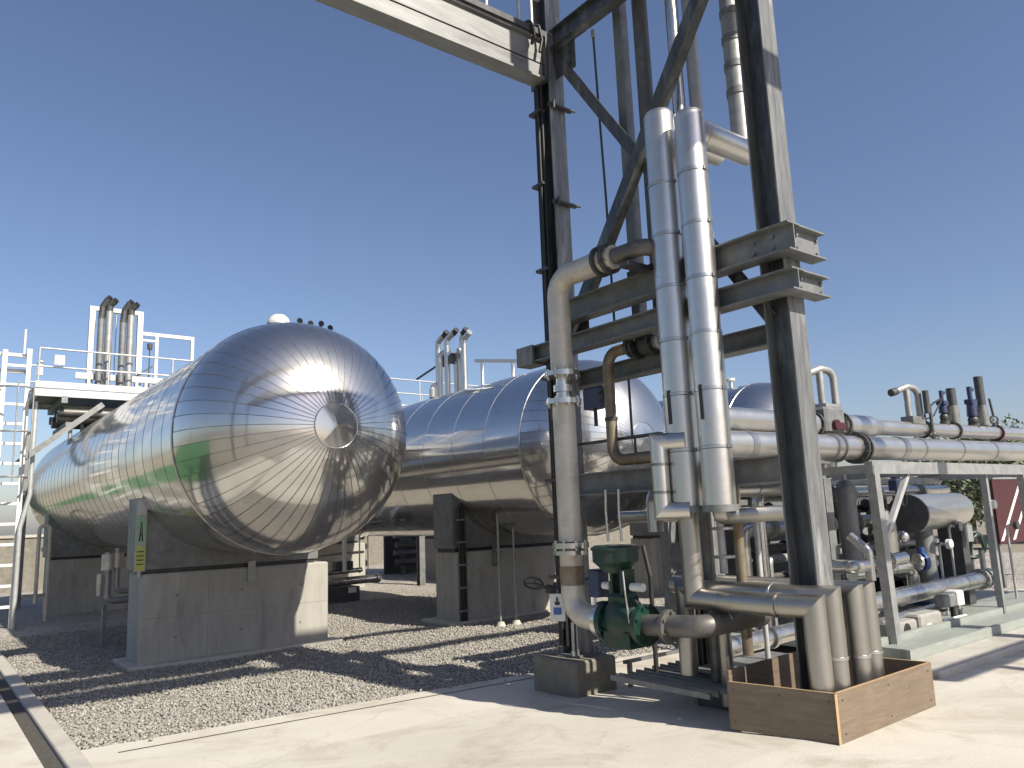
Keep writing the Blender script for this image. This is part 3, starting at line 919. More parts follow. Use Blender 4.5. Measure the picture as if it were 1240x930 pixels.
# X brace, the two angles pass behind one another
m = MB(); m.angle((5.03, 5.48, 6.38), (5.03, 3.2, 2.98), .11, .014, (1, 0, 0)); m.build('brace', 'column_steel', rack)
m = MB(); m.angle((4.95, 5.48, 3.14), (4.95, 3.2, 6.35), .11, .014, (1, 0, 0)); m.build('brace', 'column_steel', rack)
for y0, z0, y1, z1 in ((5.14, 6.05, 5.44, 6.36), (5.16, 3.18, 5.44, 3.42)):
    m = MB(); m.box(4.985, 4.995, y0, y1, z0, z1)
    for i in range(2):
        for j in range(2): m.cyl((4.97, y0 + .07 + i * .13, z0 + .07 + j * .12), (5.01, y0 + .07 + i * .13, z0 + .07 + j * .12), .014, None, 6)
    m.build('gusset_plate', 'column_steel', rack)
m = MB()
for z in (3.43, 3.53, 3.13, 3.20):
    for x in (4.94, 5.2): m.cut().cyl((x, 2.93, z), (x, 2.898, z), .013, None, 6)
for z in (3.44, 3.52):
    for y in (3.02, 3.18): m.cut().cyl((4.81, y, z), (4.795, y, z), .014, None, 6)
m.build('bolt', 'galvanised_dull', rack)
# overhead beam to the left, deep channel box with a shadow slot
oh = MB()
oh.box(-2.6, 4.86, 5.47, 5.66, 6.03, 6.055)
oh.box(-2.6, 4.86, 5.505, 5.52, 6.055, 6.205)
oh.box(-2.6, 4.86, 5.53, 5.545, 6.205, 6.225)
oh.box(-2.6, 4.86, 5.505, 5.52, 6.225, 6.47)
oh.box(-2.6, 4.86, 5.47, 5.66, 6.47, 6.495)
oh.box(-2.6, 4.86, 5.63, 5.645, 6.055, 6.47)
ohb = oh.build('overhead_beam', 'galvanised_beam', rack)
m = MB(); m.box(-2.6, 4.86, 5.44, 5.70, 6.497, 6.56); m.build('cable_tray', 'dark_cast', rack)
m = MB(); m.box(4.862, 4.888, 5.44, 5.7, 6.0, 6.56); m.build('end_plate', 'column_steel', rack)
m = MB()
for x in (4.62, 4.79, 4.2, 3.1, 1.9, .8, -.4, -1.6): m.cut().cyl((x, 5.56, 6.56), (x, 5.56, 7.61), .02, None, 8)
m.build('rail_post', 'galvanised_bright', rack)
m = MB()
for z in (7.0, 7.3): m.cut().cyl((-2.6, 5.56, z), (4.9, 5.56, z), .02, None, 8)
m.build('handrail', 'galvanised_bright', rack)
m = MB()
m.tube([(4.72, 5.5, 6.58), (4.78, 5.44, 6.6), (4.8, 5.42, 6.42), (4.77, 5.43, 6.28)], .018, .03, 6)
m.tube([(4.6, 5.5, 6.56), (4.66, 5.43, 6.6), (4.7, 5.42, 6.45), (4.66, 5.42, 6.33)], .018, .03, 6)
m.build('loose_cable', 'cable_black', rack)
# far leg and bridge carrying the other end of the overhead beam
m = MB(); m.ibeam((-2.7, 5.56, 0), (-2.7, 5.56, 9.5), .2, .2, .013, .01, up=(0, 1, 0)); m.build('column', 'column_steel', rack)

# cables and clips up the left column
t = thing('column_cables', (4.86, 5.6, .35), 'bundle of black cables clipped up the left steel column', 'cable')
m = MB()
for k, (dx, dy) in enumerate(((0, 0), (.0, .045), (-.035, .02), (.0, .09), (.03, .12))):
    m.cut().tube([(4.875 + dx, 5.56 + dy, .4), (4.87 + dx, 5.56 + dy, 3.), (4.875 + dx, 5.56 + dy, 6.0)], .017, .1, 7)
m.build('cable', 'cable_black', t)
m = MB()
for z in (1., 1.9, 2.9, 4.0, 4.9, 5.7): m.cut().box(4.82, 4.9, 5.54, 5.71, z, z + .03)
m.build('clip', 'dark_cast', t)
CL = 'clips on the left steel column'
for k, z in enumerate((5.72, 4.67)):
    if k == 0:
        m = MB(); m.box(4.86, 5.16, 5.415, 5.452, z, z + .035); m.cyl((4.88, 5.41, z + .017), (5.2, 5.41, z + .017), .012, None, 6); m.cyl((4.9, 5.4, z - .03), (4.9, 5.4, z + .06), .014, None, 6)
        clip = m.build('beam_clamp', 'dark_cast', None, (5., 5.42, z)); o = clip
    else:
        o = clip.copy(); COL.objects.link(o); o.location = (5., 5.42, z)
    tag(o, ('upper dark clamp bar across the face of the left column', 'lower dark clamp bar across the face of the left column')[k], 'clamp', CL)

# plinth under the left column
m = MB(); m.box(4.69, 5.2, 5.26, 5.86, -.12, .31, ch=.02)
o = m.build('concrete_plinth', 'concrete_plinth', None, (4.9, 5.5, 0)); tag(o, 'stained concrete plinth under the left steel column', 'plinth')

# ----------------------------------------------------------------------------- tall insulated pipes
TALL = 'tall silver insulated pipes on the rack'
def tall_pipe(x, y, r, ztop, zbot, label, low):
    t = thing('insulated_pipe', (x, y, 0), label, 'pipe', TALL)
    zt = ztop + 2 * r
    m = MB(); q = random.Random(int(y * 100))
    cuts_ = [zbot + .42 + .43 * k for k in range(int((ztop - .1 - zbot - .42) / .43) + 1)] + [zt]
    za = zbot
    for zb_ in cuts_:
        dx, dy, dr = q.uniform(-.0025, .0025), q.uniform(-.0025, .0025), q.uniform(-.0015, .001)
        pr = [(0, r + dr), (zb_ - za, r + dr + .0012)] if zb_ < zt else [(0, r + dr), (zt - za - .03, r + dr), (zt - za, r * .86), (zt - za + .012, .001)]
        m.lathe(pr, (x + dx, y + dy, za), (0, 0, 1), 36)
        za = zb_
    m.build('jacket', 'pipe_cladding', t)
    # mitred top elbow toward the back of the rack
    m = MB(); m.tube([(x + r * .3, y, ztop + r * .9), (5.42, y, ztop + r * .9)], r * .9, 0, 30); m.lathe([(0, r * .9), (0, r * .93), (.05, r * .93), (.05, r * .9)], (x + r * 1.3, y, ztop + r * .9), (1, 0, 0), 30); m.build('top_elbow', 'pipe_cladding', t)
    m = MB()
    z = zbot + .42
    while z < ztop - .1:
        m.cut().lathe([(-.012, r + .001), (-.009, r + .004), (.009, r + .004), (.012, r + .001)], (x, y, z), (0, 0, 1), 36)
        z += .43
    m.build('band', 'band_steel', t)
    m = MB()
    z = zbot + .42
    while z < ztop - .1:
        m.cut().cyl((x - r * .1, y - r * 1.0, z - .012), (x - r * .1, y - r * 1.0, z + .012), .014, None, 8)
        m.lathe([(-.016, r + .001), (-.014, r + .003), (-.0115, r + .003)], (x, y, z), (0, 0, 1), 36)
        z += .43
    m.build('latch', 'seam_dark', t)
    m = MB(); m.box(x - r - .006, x - r + .012, y - .014, y + .014, 2.24, 2.5); m.build('sight_slot', 'black_paint', t)
    m = MB(); m.lathe([(0, r + .012), (.05, r + .012), (.05, r * .5)], (x, y, zbot - .05), (0, 0, 1), 30); m.lathe([(0, r * .5), (0, r + .012)], (x, y, zbot - .05), (0, 0, 1), 30, smooth=False); m.build('end_collar', 'galvanised_dull', t)
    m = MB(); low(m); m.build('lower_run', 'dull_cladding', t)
    m = MB()
    for z in (.99, 1.25, 1.45): m.cut().lathe([(-.01, .07), (-.008, .075), (.008, .075), (.01, .07)], (x, y, z), (0, 0, 1), 20)
    m.build('lower_band', 'seam_dark', t)
    return t
def lowA(m):
    m.mitre([(4.66, 3.86, 1.62), (4.66, 3.86, .94), (4.66, 3.12, .94), (4.72, 2.93, .94), (4.72, 2.925, .14)], .077, 28)
    m.lathe([(0, .08), (.0, .084), (.03, .084), (.03, .08)], (4.66, 3.14, .94), (0, 1, 0), 24)
tall_pipe(4.66, 3.86, .125, 4.58, 1.62, 'left tall silver insulated pipe, its foot running low to the wooden box', lowA)
def lowB(m):
    m.tube([(4.66, 3.56, 1.6), (4.66, 3.56, 1.54), (5.72, 3.58, 1.54), (5.72, 5.6, 1.54)], .06, .09, 22)
tall_pipe(4.66, 3.56, .118, 4.46, 1.62, 'right one of two tall silver insulated pipes, ending in a sideways elbow', lowB)

# other pipes that drop into the wooden box
LOW = 'low pipes turned down into the wooden box'
def low_pipe(name, pts, r, label, bands):
    t = thing(name, (pts[-1][0], pts[-1][1], .12), label, 'pipe', LOW)
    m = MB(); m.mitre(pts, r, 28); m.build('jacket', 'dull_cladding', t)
    m = MB()
    for p, ax in bands: m.cut().lathe([(-.012, r + .001), (-.01, r + .006), (.01, r + .006), (.012, r + .001)], p, ax, 24)
    m.build('band', 'band_steel', t)
low_pipe('insulated_pipe', [(4.825, 4.1, .35), (4.825, 4.1, .99), (4.822, 3.08, .99), (4.888, 2.905, .99), (4.888, 2.905, .14)], .07, 'second low pipe from the left turning down into the wooden box', [((4.888, 2.905, .6), (0, 0, 1)), ((4.823, 3.3, .99), (0, 1, 0))])
low_pipe('insulated_pipe', [(5.30, 4.6, .96), (5.30, 2.98, .96), (5.30, 2.98, .14)], .075, 'third low pipe from the left, behind the right column, turning down into the box', [((5.30, 2.98, .55), (0, 0, 1)), ((5.30, 3.3, .96), (0, 1, 0))])
low_pipe('insulated_pipe', [(5.5, 4.6, .96), (5.5, 3.0, .96), (5.5, 3.0, .14)], .075, 'rightmost low pipe turning down into the wooden box', [((5.5, 3.0, .55), (0, 0, 1))])

# risers standing on the rear beam, out of the top of the photo
RIS = 'vertical risers above the rear beam'
def riser(y, r, z0, mat, label, x=5.2, square=False, bands=()):
    t = thing('riser_pipe', (x, y, z0), label, 'pipe', RIS)
    m = MB()
    if square: m.box(x - r, x + r, y - r, y + r, z0, 8.2)
    else: m.cyl((x, y, z0), (x, y, 8.2), r, None, 18)
    m.build('tube', mat, t)
    m = MB(); m.ring((x, y, z0 + .01), (0, 0, 1), r + .035, .02, 14); m.build('foot_flange', 'galvanised_dull', t)
    if bands:
        m = MB()
        for z in bands: m.cut().lathe([(-.03, r), (-.03, r + .008), (.03, r + .008), (.03, r)], (x, y, z), (0, 0, 1), 18)
        m.build('coupling', 'galvanised_dull', t)
riser(4.70, .05, 2.985, 'galvanised_dull', 'dark square post rising left of the tall pipes', square=True)
riser(4.44, .072, 2.985, 'bare_steel_dark', 'dark steel riser just right of the dark square post')
riser(4.07, .058, 2.985, 'stainless', 'bright thin riser behind the left tall pipe', x=5.21)
riser(3.977, .058, 2.985, 'galvanised_bright', 'pale thin riser between the two tall pipes', x=5.335)
riser(3.56, .085, 4.56, 'galvanised', 'galvanised riser with couplings beside the right column', x=5.36, bands=(5.1, 5.35, 5.6, 5.85))
t = thing('shade_tray', (5.3, 4.3, .1), 'dark vertical tray added behind the two tall silver pipes to shade the left column', 'cable tray')  # added and unseen, blocks the sun from the left column
m = MB(); m.box(5.12, 5.5, 4.28, 4.30, .1, 2.8); m.box(5.12, 5.135, 4.30, 4.36, .1, 2.8); m.box(5.485, 5.5, 4.30, 4.36, .1, 2.8); m.build('tray', 'galvanised_dull', t)
m = MB()
for k in range(5): m.cut().cyl((5.18 + k * .06, 4.262, .1), (5.18 + k * .06, 4.262, 2.8), .016, None, 6)
m.build('cable', 'cable_black', t)
t = thing('hanging_cable', (5.1, 4.95, 3.2), 'thin cable hanging from the top of the rack beside the left column', 'cable')
m = MB(); m.tube([(5.1, 4.98, 6.4), (5.1, 4.96, 5.4), (5.1, 4.94, 4.6), (5.1, 4.93, 3.25)], .012, 0, 6); m.build('wire', 'dark_cast', t)
m = MB(); m.cyl((5.1, 4.98, 6.32), (5.1, 4.98, 6.4), .02, None, 8); m.build('ferrule', 'galvanised_bright', t)

# ----------------------------------------------------------------------------- bare pipe at the front with flanges
t = thing('bare_pipe', (4.5, 5.03, 0), 'bare beige steel pipe with bolted flanges in front of the left column', 'pipe')
m = MB()
m.tube([(4.5, 4.30, 3.70), (4.5, 5.03, 3.70), (4.5, 5.03, 2.82)], .1, .17, 28)
m.cyl((4.5, 5.03, 2.56), (4.5, 5.03, 1.36), .1, None, 28)
m.tube([(4.5, 5.03, 1.30), (4.5, 5.03, .76), (4.5, 4.66, .74)], .1, .17, 28)
m.build('pipe_run', 'bare_steel', t)
m = MB(); m.cyl((4.5, 5.03, 2.58), (4.5, 5.03, 2.8), .06, None, 18); m.ring((4.5, 5.03, 2.69), (0, 0, 1), .085, .06, 18); m.build('neck', 'stainless', t)
for z in (2.82, 2.57, 1.33):
    m = MB(); m.ring((4.5, 5.03, z), (0, 0, 1), .158, .045, 28, bolts=8, bolt_r=.013)
    if z == 1.33: m.ring((4.5, 5.03, z - .06), (0, 0, 1), .15, .035, 28)
    m.build('flange', 'stainless', t)
m = MB(); m.ring((4.5, 4.46, 3.70), (0, 1, 0), .135, .03, 24); m.ring((4.5, 4.36, 3.70), (0, 1, 0), .135, .03, 24, bolts=8); m.build('top_flange', 'dark_cast', t)
m = MB(); m.ring((4.5, 4.665, .74), (0, 1, 0), .15, .05, 28, bolts=8); m.build('low_flange', 'stainless', t)
m = MB(); m.tube([(4.5, 4.30, 3.70), (4.52, 4.0, 3.70), (4.7, 3.98, 3.70)], .07, .08, 18); m.build('tail', 'bare_steel_dark', t)
m = MB(); m.lathe([(0, .101), (0, .104), (.16, .104), (.16, .101)], (4.5, 5.03, 1.0), (0, 0, 1), 24); m.build('tape_wrap', 'rusty_pipe', t)
t = thing('pipe_shoe', (4.62, 4.2, 3.58), 'dark clamp block holding the beige pipe on the upper beam', 'bracket')
m = MB(); m.box(4.74, 4.84, 3.98, 4.4, 3.588, 3.63); m.box(4.44, 4.74, 4.1, 4.2, 3.56, 3.60); m.build('block', 'dark_cast', t)

# ----------------------------------------------------------------------------- green control valve
t = thing('control_valve', (4.5, 4.5, .4), 'dark green control valve on a bulky round body at the foot of the beige pipe', 'valve')
m = MB()
m.sphere((4.5, 4.43, .76), .15, .20, .19, 20, 12)
m.cyl((4.5, 4.64, .74), (4.5, 4.22, .74), .12, None, 20)
m.box(4.38, 4.62, 4.30, 4.58, .56, .70, ch=.02)
m.box(4.41, 4.59, 4.33, 4.55, .70, .97, ch=.03)
m.ring((4.5, 4.61, .74), (0, 1, 0), .155, .05, 22, bolts=8); m.ring((4.5, 4.22, .74), (0, 1, 0), .155, .05, 22, bolts=8)
m.build('body', 'green_paint', t)
m = MB(); m.box(4.43, 4.57, 4.37, 4.40, .92, 1.15); m.box(4.43, 4.57, 4.48, 4.51, .92, 1.15); m.box(4.43, 4.57, 4.36, 4.52, .92, .96); m.cyl((4.5, 4.44, .9), (4.5, 4.44, 1.2), .022, None, 10); m.build('yoke', 'green_paint', t)
m = MB(); m.lathe([(0, .06), (.0, .10), (.05, .14), (.08, .175), (.09, .185), (.20, .185), (.215, .17), (.22, .0)], (4.5, 4.50, 1.12), (0, 0, 1), 28); m.build('diaphragm_head', 'green_paint', t)
m = MB(); m.lathe([(0, .183), (0, .197), (.02, .197), (.02, .183)], (4.5, 4.50, 1.30), (0, 0, 1), 28); m.build('head_rim', 'green_paint', t)
m = MB(); m.box(4.44, 4.58, 4.66, 4.78, .92, 1.14, ch=.012); m.cyl((4.51, 4.78, 1.04), (4.51, 4.86, 1.04), .03, None, 10); m.build('positioner', 'navy_paint', t)
m = MB(); m.cyl((4.46, 4.30, 1.02), (4.46, 4.18, 1.02), .032, None, 12); m.cut().cyl((4.45, 4.60, 1.02), (4.45, 4.53, 1.02), .03, None, 12); m.build('gauge', 'white_paint', t)
m = MB(); m.tube([(4.4, 4.33, 1.14), (4.38, 4.30, 1.0), (4.39, 4.28, .75), (4.44, 4.30, .66)], .008, .03, 6); m.tube([(4.44, 4.7, .92), (4.42, 4.68, .8), (4.42, 4.66, .62)], .012, .03, 6); m.build('tubing', 'stainless', t)
t = thing('outlet_pipe', (4.5, 4.0, 0), 'dark bare pipe running right from the green valve and turning up', 'pipe')
m = MB(); m.tube([(4.5, 4.22, .74), (4.5, 3.68, .77), (5.1, 3.6, .80)], .08, .12, 20); m.build('pipe_run', 'bare_steel_dark', t)
m = MB(); m.ring((4.5, 3.98, .752), (0, 1, 0), .12, .035, 20, bolts=6); m.build('flange', 'bare_steel_dark', t)
RODS = 'thin rods above the green valve'
for k, y in enumerate((4.62, 4.47)):
    o = None
    m = MB(); m.tube([(4.55, y, 1.36), (4.55, y + .01, 1.6), (4.55, y, 1.78)], .011, .02, 6)
    o = m.build('impulse_tube', 'stainless', None, (4.55, y, 1.36))
    tag(o, ('left thin bright tube rising from the head of the green valve', 'right thin bright tube rising from the head of the green valve')[k], 'tube', RODS)

# hand wheel valve and blue-white tag left of the column
t = thing('handwheel_valve', (4.5, 5.4, .95), 'black handwheel on a stub valve left of the beige pipe', 'valve')
m = MB(); m.torus((4.42, 5.46, 1.0), (.5, .35, .75), .085, .011, 26, 8)
for a in range(3): m.cyl((4.42, 5.46, 1.0), Vector((4.42, 5.46, 1.0)) + Matrix.Rotation(2 * PI * a / 3, 3, Vector((.5, .35, .75))) @ Vector((.083, -.0, -.055)).normalized() * .085, .007, None, 6)
m.build('wheel', 'black_paint', t)
m = MB(); m.cyl((4.42, 5.46, 1.0), (4.58, 5.38, .93), .016, None, 8); m.cyl((4.52, 5.40, .95), (4.7, 5.32, .9), .04, None, 12); m.cyl((4.6, 5.36, .84), (4.6, 5.36, 1.0), .03, None, 10); m.build('stem', 'dark_cast', t)
t = thing('equipment_tag', (4.52, 5.24, .7), 'white tag plate with blue square and figure hanging by the handwheel', 'sign')
TM = Matrix.Translation((4.5, 5.24, .8)) @ Matrix.Rotation(math.radians(-52), 4, 'Z')
m = MB(); m.box(-.065, .065, -.004, .004, -.115, .115, M=TM); m.build('plate', 'white_paint', t)
m = MB(); m.box(-.035, .035, -.0065, -.0045, -.06, .0, M=TM); m.build('blue_square', 'sign_blue', t)
m = MB(); m.box(-.022, .022, -.0065, -.0045, .02, .05, M=TM); m.box(-.01, .01, -.0065, -.0045, .052, .085, M=TM); m.build('figure', 'black_paint', t)
m = MB(); m.cyl((4.5, 5.24, .915), (4.56, 5.3, .95), .005, None, 6); m.build('wire', 'stainless', t)
t = thing('earth_strap', (4.62, 5.34, .33), 'short bright strap on the foot of the left column', 'strap')
m = MB(); m.bar((4.84, 5.44, .36), (4.84, 5.44, .62), .03, .01, (1, 0, 0)); m.build('bar', 'galvanised_bright', t)
m = MB(); m.cyl((4.84, 5.44, .33), (4.84, 5.44, .37), .025, None, 8); m.build('stud', 'galvanised', t)

# brown elbow pipe behind the beams
t = thing('elbow_pipe', (4.98, 4.86, 2.), 'brownish bare pipe with two bends behind the rack beams', 'pipe')
m = MB(); m.tube([(4.98, 4.62, 3.04), (4.98, 4.93, 3.04), (4.98, 4.93, 2.05), (4.98, 4.1, 2.05)], .052, .13, 18); m.build('pipe_run', 'rusty_pipe', t)
m = MB(); m.ring((4.98, 4.62, 3.04), (0, 1, 0), .1, .03, 20, bolts=6); m.ring((4.98, 4.93, 2.43), (0, 0, 1), .06, .03, 16); m.build('flange', 'dark_cast', t)
t = thing('block_valve', (5.0, 4.5, 3.), 'black flanged valve between the rack beams left of the tall pipes', 'valve')
m = MB(); m.sphere((5.0, 4.47, 3.04), .09, .1, .1, 16, 10); m.ring((5.0, 4.57, 3.04), (0, 1, 0), .12, .03, 20, bolts=8); m.ring((5.0, 4.37, 3.04), (0, 1, 0), .12, .03, 20, bolts=8); m.build('body', 'black_paint', t)
m = MB(); m.cyl((5.0, 4.47, 3.1), (5.0, 4.47, 3.2), .03, None, 10); m.build('bonnet', 'navy_paint', t)
m = MB(); m.cyl((5.0, 4.36, 3.04), (5.0, 4.0, 3.04), .07, None, 16); m.ring((5.0, 4.26, 3.04), (0, 1, 0), .11, .025, 20); m.build('spool', 'galvanised', t)
t = thing('instrument_box', (5.02, 5.2, 2.62), 'dark blue instrument block fixed behind the left column under the rear beam', 'instrument')
m = MB(); m.box(4.98, 5.12, 5.05, 5.3, 2.56, 2.76, ch=.015); m.build('case', 'navy_paint', t)
m = MB(); m.cyl((5.0, 5.0, 2.66), (5.0, 5.06, 2.66), .045, None, 14); m.cut().cyl((5.05, 5.2, 2.4), (5.05, 5.2, 2.56), .018, None, 8); m.build('fitting', 'dark_cast', t)
t = thing('cable_ladder', (5.05, 4.7, 2.24), 'narrow dark tray arm crossing in front of the second tank', 'tray')
m = MB(); m.box(5.02, 5.08, 4.42, 5.42, 2.235, 2.26); m.build('arm', 'dark_cast', t)
m = MB(); m.cyl((5.05, 4.75, 2.26), (5.05, 4.75, 2.78), .012, None, 6); m.cyl((5.05, 4.72, 2.0), (5.05, 4.72, 2.23), .012, None, 6); m.build('hanger', 'dark_cast', t)

# short insulated pipe
t = thing('short_pipe', (4.5, 3.95, 1.5), 'short silver insulated pipe with mitred elbows beside the foot of the left tall pipe', 'pipe')
m = MB()
m.mitre([(4.60, 3.78, 2.11), (4.5, 3.965, 2.11), (4.5, 3.965, 1.59), (4.60, 3.78, 1.59)], .068, 26)
m.build('jacket', 'pipe_cladding', t)
m = MB()
for z in (1.94, 1.73): m.cut().lathe([(-.01, .069), (-.008, .074), (.008, .074), (.01, .069)], (4.5, 3.965, z), (0, 0, 1), 22)
m.build('band', 'seam_dark', t)

# low stand / grating by the valve
t = thing('grating_stand', (5., 4.3, 0), 'low steel grating on short legs beneath the outlet pipe', 'grating')
m = MB()
for k in range(6): pass
for k in range(9): m.cut().bar((4.62 + k * .1, 4.75, .27), (4.62 + k * .1, 3.75, .27), .02, .04)
m.build('bar', 'galvanised_dull', t)
m = MB()
for y in (4.5, 5.25): m.cut().bar((5.28, y, .235), (6.12, y, .235), .03, .03)
m.build('cross_bar', 'galvanised_dull', t)
for x, y in ((5.32, 5.22), (5.32, 4.52), (6.08, 5.22), (6.08, 4.52)):
    m = MB(); m.bar((x, y, zs(y) - .01), (x, y, .25), .035, .035, (1, 0, 0)); m.build('leg', 'galvanised_dull', t)

t = thing('sump_frame', (5.5, 4.3, 0), 'low dark steel sump box behind the wooden box', 'box')
m = MB(); m.box(5.02, 6.0, 3.74, 4.22, .03, .33, ch=.015); m.build('body', 'dark_cast', t)
m = MB(); m.box(5.0, 6.02, 3.72, 4.24, .331, .35); m.build('lid', 'galvanised_dull', t)
t = thing('shadow_tray_bridge', (.5, 1.4, 0), 'three wide cable trays bridging high over the yard, added to cast gravel stripe shadows, above the top of the photo', 'cable trays')  # unseen bridge, added so its trays throw shadow stripes on the gravel
m = MB()
for y0, y1 in ((.33, .86), (1.0, 1.64), (1.80, 2.42)): m.cut().box(-6., 4.85, y0, y1, 7.0, 7.06)
m.build('tray', 'galvanised', t)
m = MB()
for x in (-5.6, 9.5): m.cut().ibeam((x, 1.3, -.06), (x, 1.3, 6.8), .2, .2, up=(0, 1, 0))
m.build('post', 'column_steel', t)
m = MB()
for y in (.6, 2.1): m.cut().ibeam((-5.7, y, 6.9), (9.6, y, 6.9), .14, .18)
m.build('beam', 'column_steel', t)
t = thing('shadow_pipe_bridge', (10., -1.2, 0), 'two overhead pipes on posts beside the yard, added to cast slab shadows, outside the right edge of the photo', 'pipework')  # unseen pipes added for the shadow streaks on the right of the slab
m = MB(); m.cut().cyl((7.6, --1.0, 3.6), (16., --1.0, 3.6), .16, None, 16); m.cut().cyl((7.6, -1.0, 3.6), (16., -1.0, 3.6), .1, None, 16); m.build('pipe', 'pipe_cladding', t)
m = MB()
for x in (8.4, 12., 15.5): m.cut().ibeam((x, -1.2, .1), (x, -1.2, 3.34), .16, .16, up=(0, 1, 0))
m.build('post', 'column_steel', t)
m = MB()
for x in (8.4, 12., 15.5): m.cut().bar((x, -1.75, 3.39), (x, -.75, 3.39), .12, .1)
m.build('cross_arm', 'column_steel', t)

# ----------------------------------------------------------------------------- plywood box
t = thing('plywood_box', (5.2, 3.1, .13), 'open brown plywood box on the concrete round the right column foot', 'box')
def wall(a, b, th, z0, z1, name):
    m = MB(); a = Vector((*a, (z0 + z1) / 2)); b = Vector((*b, (z0 + z1) / 2)); m.bar(a, b, th, z1 - z0)
    o = m.build(name, 'plywood', t)
    return o
C0, C1, C2, C3 = (4.50, 3.49), (4.645, 2.80), (5.97, 2.82), (5.84, 3.55)
wall(C0, C1, .022, .125, .43, 'side_panel'); wall((C1[0] - .012, C1[1]), C2, .022, .125, .43, 'side_panel')
wall(C2, C3, .022, .125, .43, 'side_panel'); wall((C0[0], C0[1] + .005), (C3[0], C3[1] + .005), .022, .125, .5, 'side_panel')
m = MB()
for (p_, q_), (dx, dy) in (((C0, C1), (-.0125, -.003)), ((C1, C2), (0, -.0125))):
    for w_ in (.05, .5, .95):
        for z in (.18, .38):
            c_ = Vector((p_[0] + (q_[0] - p_[0]) * w_ + dx * .8, p_[1] + (q_[1] - p_[1]) * w_ + dy * .8, z))
            m.cyl(c_, c_ + Vector((dx, dy, 0)) * .35, .006, None, 8)
m.build('nail_heads', 'dark_cast', t)
m = MB()
for p_, q_, z in ((C0, C1, .4305), (C1, C2, .4305), (C2, C3, .4305)): m.cut().bar((*p_, z), (*q_, z), .020, .002)
m.build('top_edge', 'plywood_edge', t)
m = MB(); m.box(C1[0] - .024, C1[0] + .004, C1[1] - .0135, C1[1] - .011, .127, .428); m.build('ply_edge', 'plywood_edge', t)
m = MB()
for x, y in ((4.68, 2.84), (5.9, 2.86), (4.56, 3.44)): m.cut().box(x - .025, x + .025, y - .02, y + .025, .13, .40)
m.build('corner_batten', 'plywood_edge', t)

# ----------------------------------------------------------------------------- overhead lines on the right
def run(name, pts, r, mat, label, cat='pipe', bands=(), bandmat='band_steel', bend=None, group=None, reducer=None):
    t = thing(name, tuple(pts[0]), label, cat, group)
    m = MB(); m.tube(pts, r, bend or r * 1.3, 24); m.build('pipe_run', mat, t)
    if bands:
        m = MB()
        for p, ax, w, dr in bands: m.cut().lathe([(-w, r), (-w, r + dr), (w, r + dr), (w, r)], p, ax, 26)
        m.build('band', bandmat, t)
    return t
X1 = (1, 0, 0)
t = run('insulated_pipe', [(5.62, 4.6, 1.2), (5.62, 4.6, 2.19), (14.2, 4.6, 2.28)], .14, 'pipe_cladding', 'lower fat silver pipe running right along the top of the skid', bend=.2,
        bands=[((6.5, 4.6, 2.2), X1, .05, .004), ((7.15, 4.6, 2.205), X1, .02, .006), ((8.05, 4.6, 2.215), X1, .05, .018), ((8.15, 4.6, 2.215), X1, .015, .03), ((10.1, 4.6, 2.24), X1, .02, .006), ((12.3, 4.6, 2.26), X1, .02, .006), ((8.75, 4.6, 2.225), X1, .02, .005), ((9.6, 4.6, 2.235), X1, .06, .008), ((11.2, 4.6, 2.25), X1, .02, .005)], group='silver lines above the skid')
t = thing('insulated_pipe', (8., 4.6, 2.48), 'upper silver pipe stepping down in size, running right above the fat pipe', 'pipe', 'silver lines above the skid')
m = MB()
m.cyl((5.7, 4.75, 2.46), (7.95, 4.75, 2.48), .135, None, 26)
m.cyl((8.5, 4.72, 2.49), (9.15, 4.72, 2.50), .135, None, 26); m.cyl((9.15, 4.72, 2.50), (9.4, 4.72, 2.5), .135, .095, 26, caps=False); m.cyl((9.4, 4.72, 2.5), (14.2, 4.72, 2.58), .095, None, 24)
m.build('pipe_run', 'pipe_cladding', t)
m = MB()
for x, r in ((8.52, .16), (8.0, .15), (10.62, .12), (11.55, .12)): m.cut().ring((x, 4.72 if x > 8.2 else 4.75, 2.48 + (x - 8) * .018), X1, r, .035, 24, bolts=8)
m.build('flange', 'dark_cast', t)
m = MB(); m.ring((13.0, 4.72, 2.56), X1, .125, .03, 20); m.build('red_flange', 'red_paint', t)
t = thing('line_flange', (8.62, 4.6, 2.22), 'dark bolted flange pair with a gap on the lower fat silver line', 'flange', 'silver lines above the skid')
m = MB(); m.ring((8.58, 4.6, 2.22), X1, .185, .035, 26, bolts=10); m.build('ring', 'dark_cast', t)
m = MB(); m.ring((8.66, 4.6, 2.221), X1, .185, .035, 26, bolts=10); m.build('ring', 'dark_cast', t)
t = thing('gate_valve', (8.25, 4.72, 2.45), 'grey and red valve block on the upper line just right of the right column', 'valve')
m = MB(); m.box(8.05, 8.45, 4.6, 4.84, 2.4, 2.68, ch=.03); m.build('body', 'galvanised_dull', t)
m = MB(); m.ring((8.2, 4.58, 2.47), (0, 1, 0), .06, .05, 14); m.box(8.2, 8.4, 4.575, 4.6, 2.42, 2.50); m.build('red_actuator', 'red_paint', t)
m = MB(); m.box(8.1, 8.4, 4.62, 4.82, 2.68, 2.72); m.build('cover', 'galvanised', t)

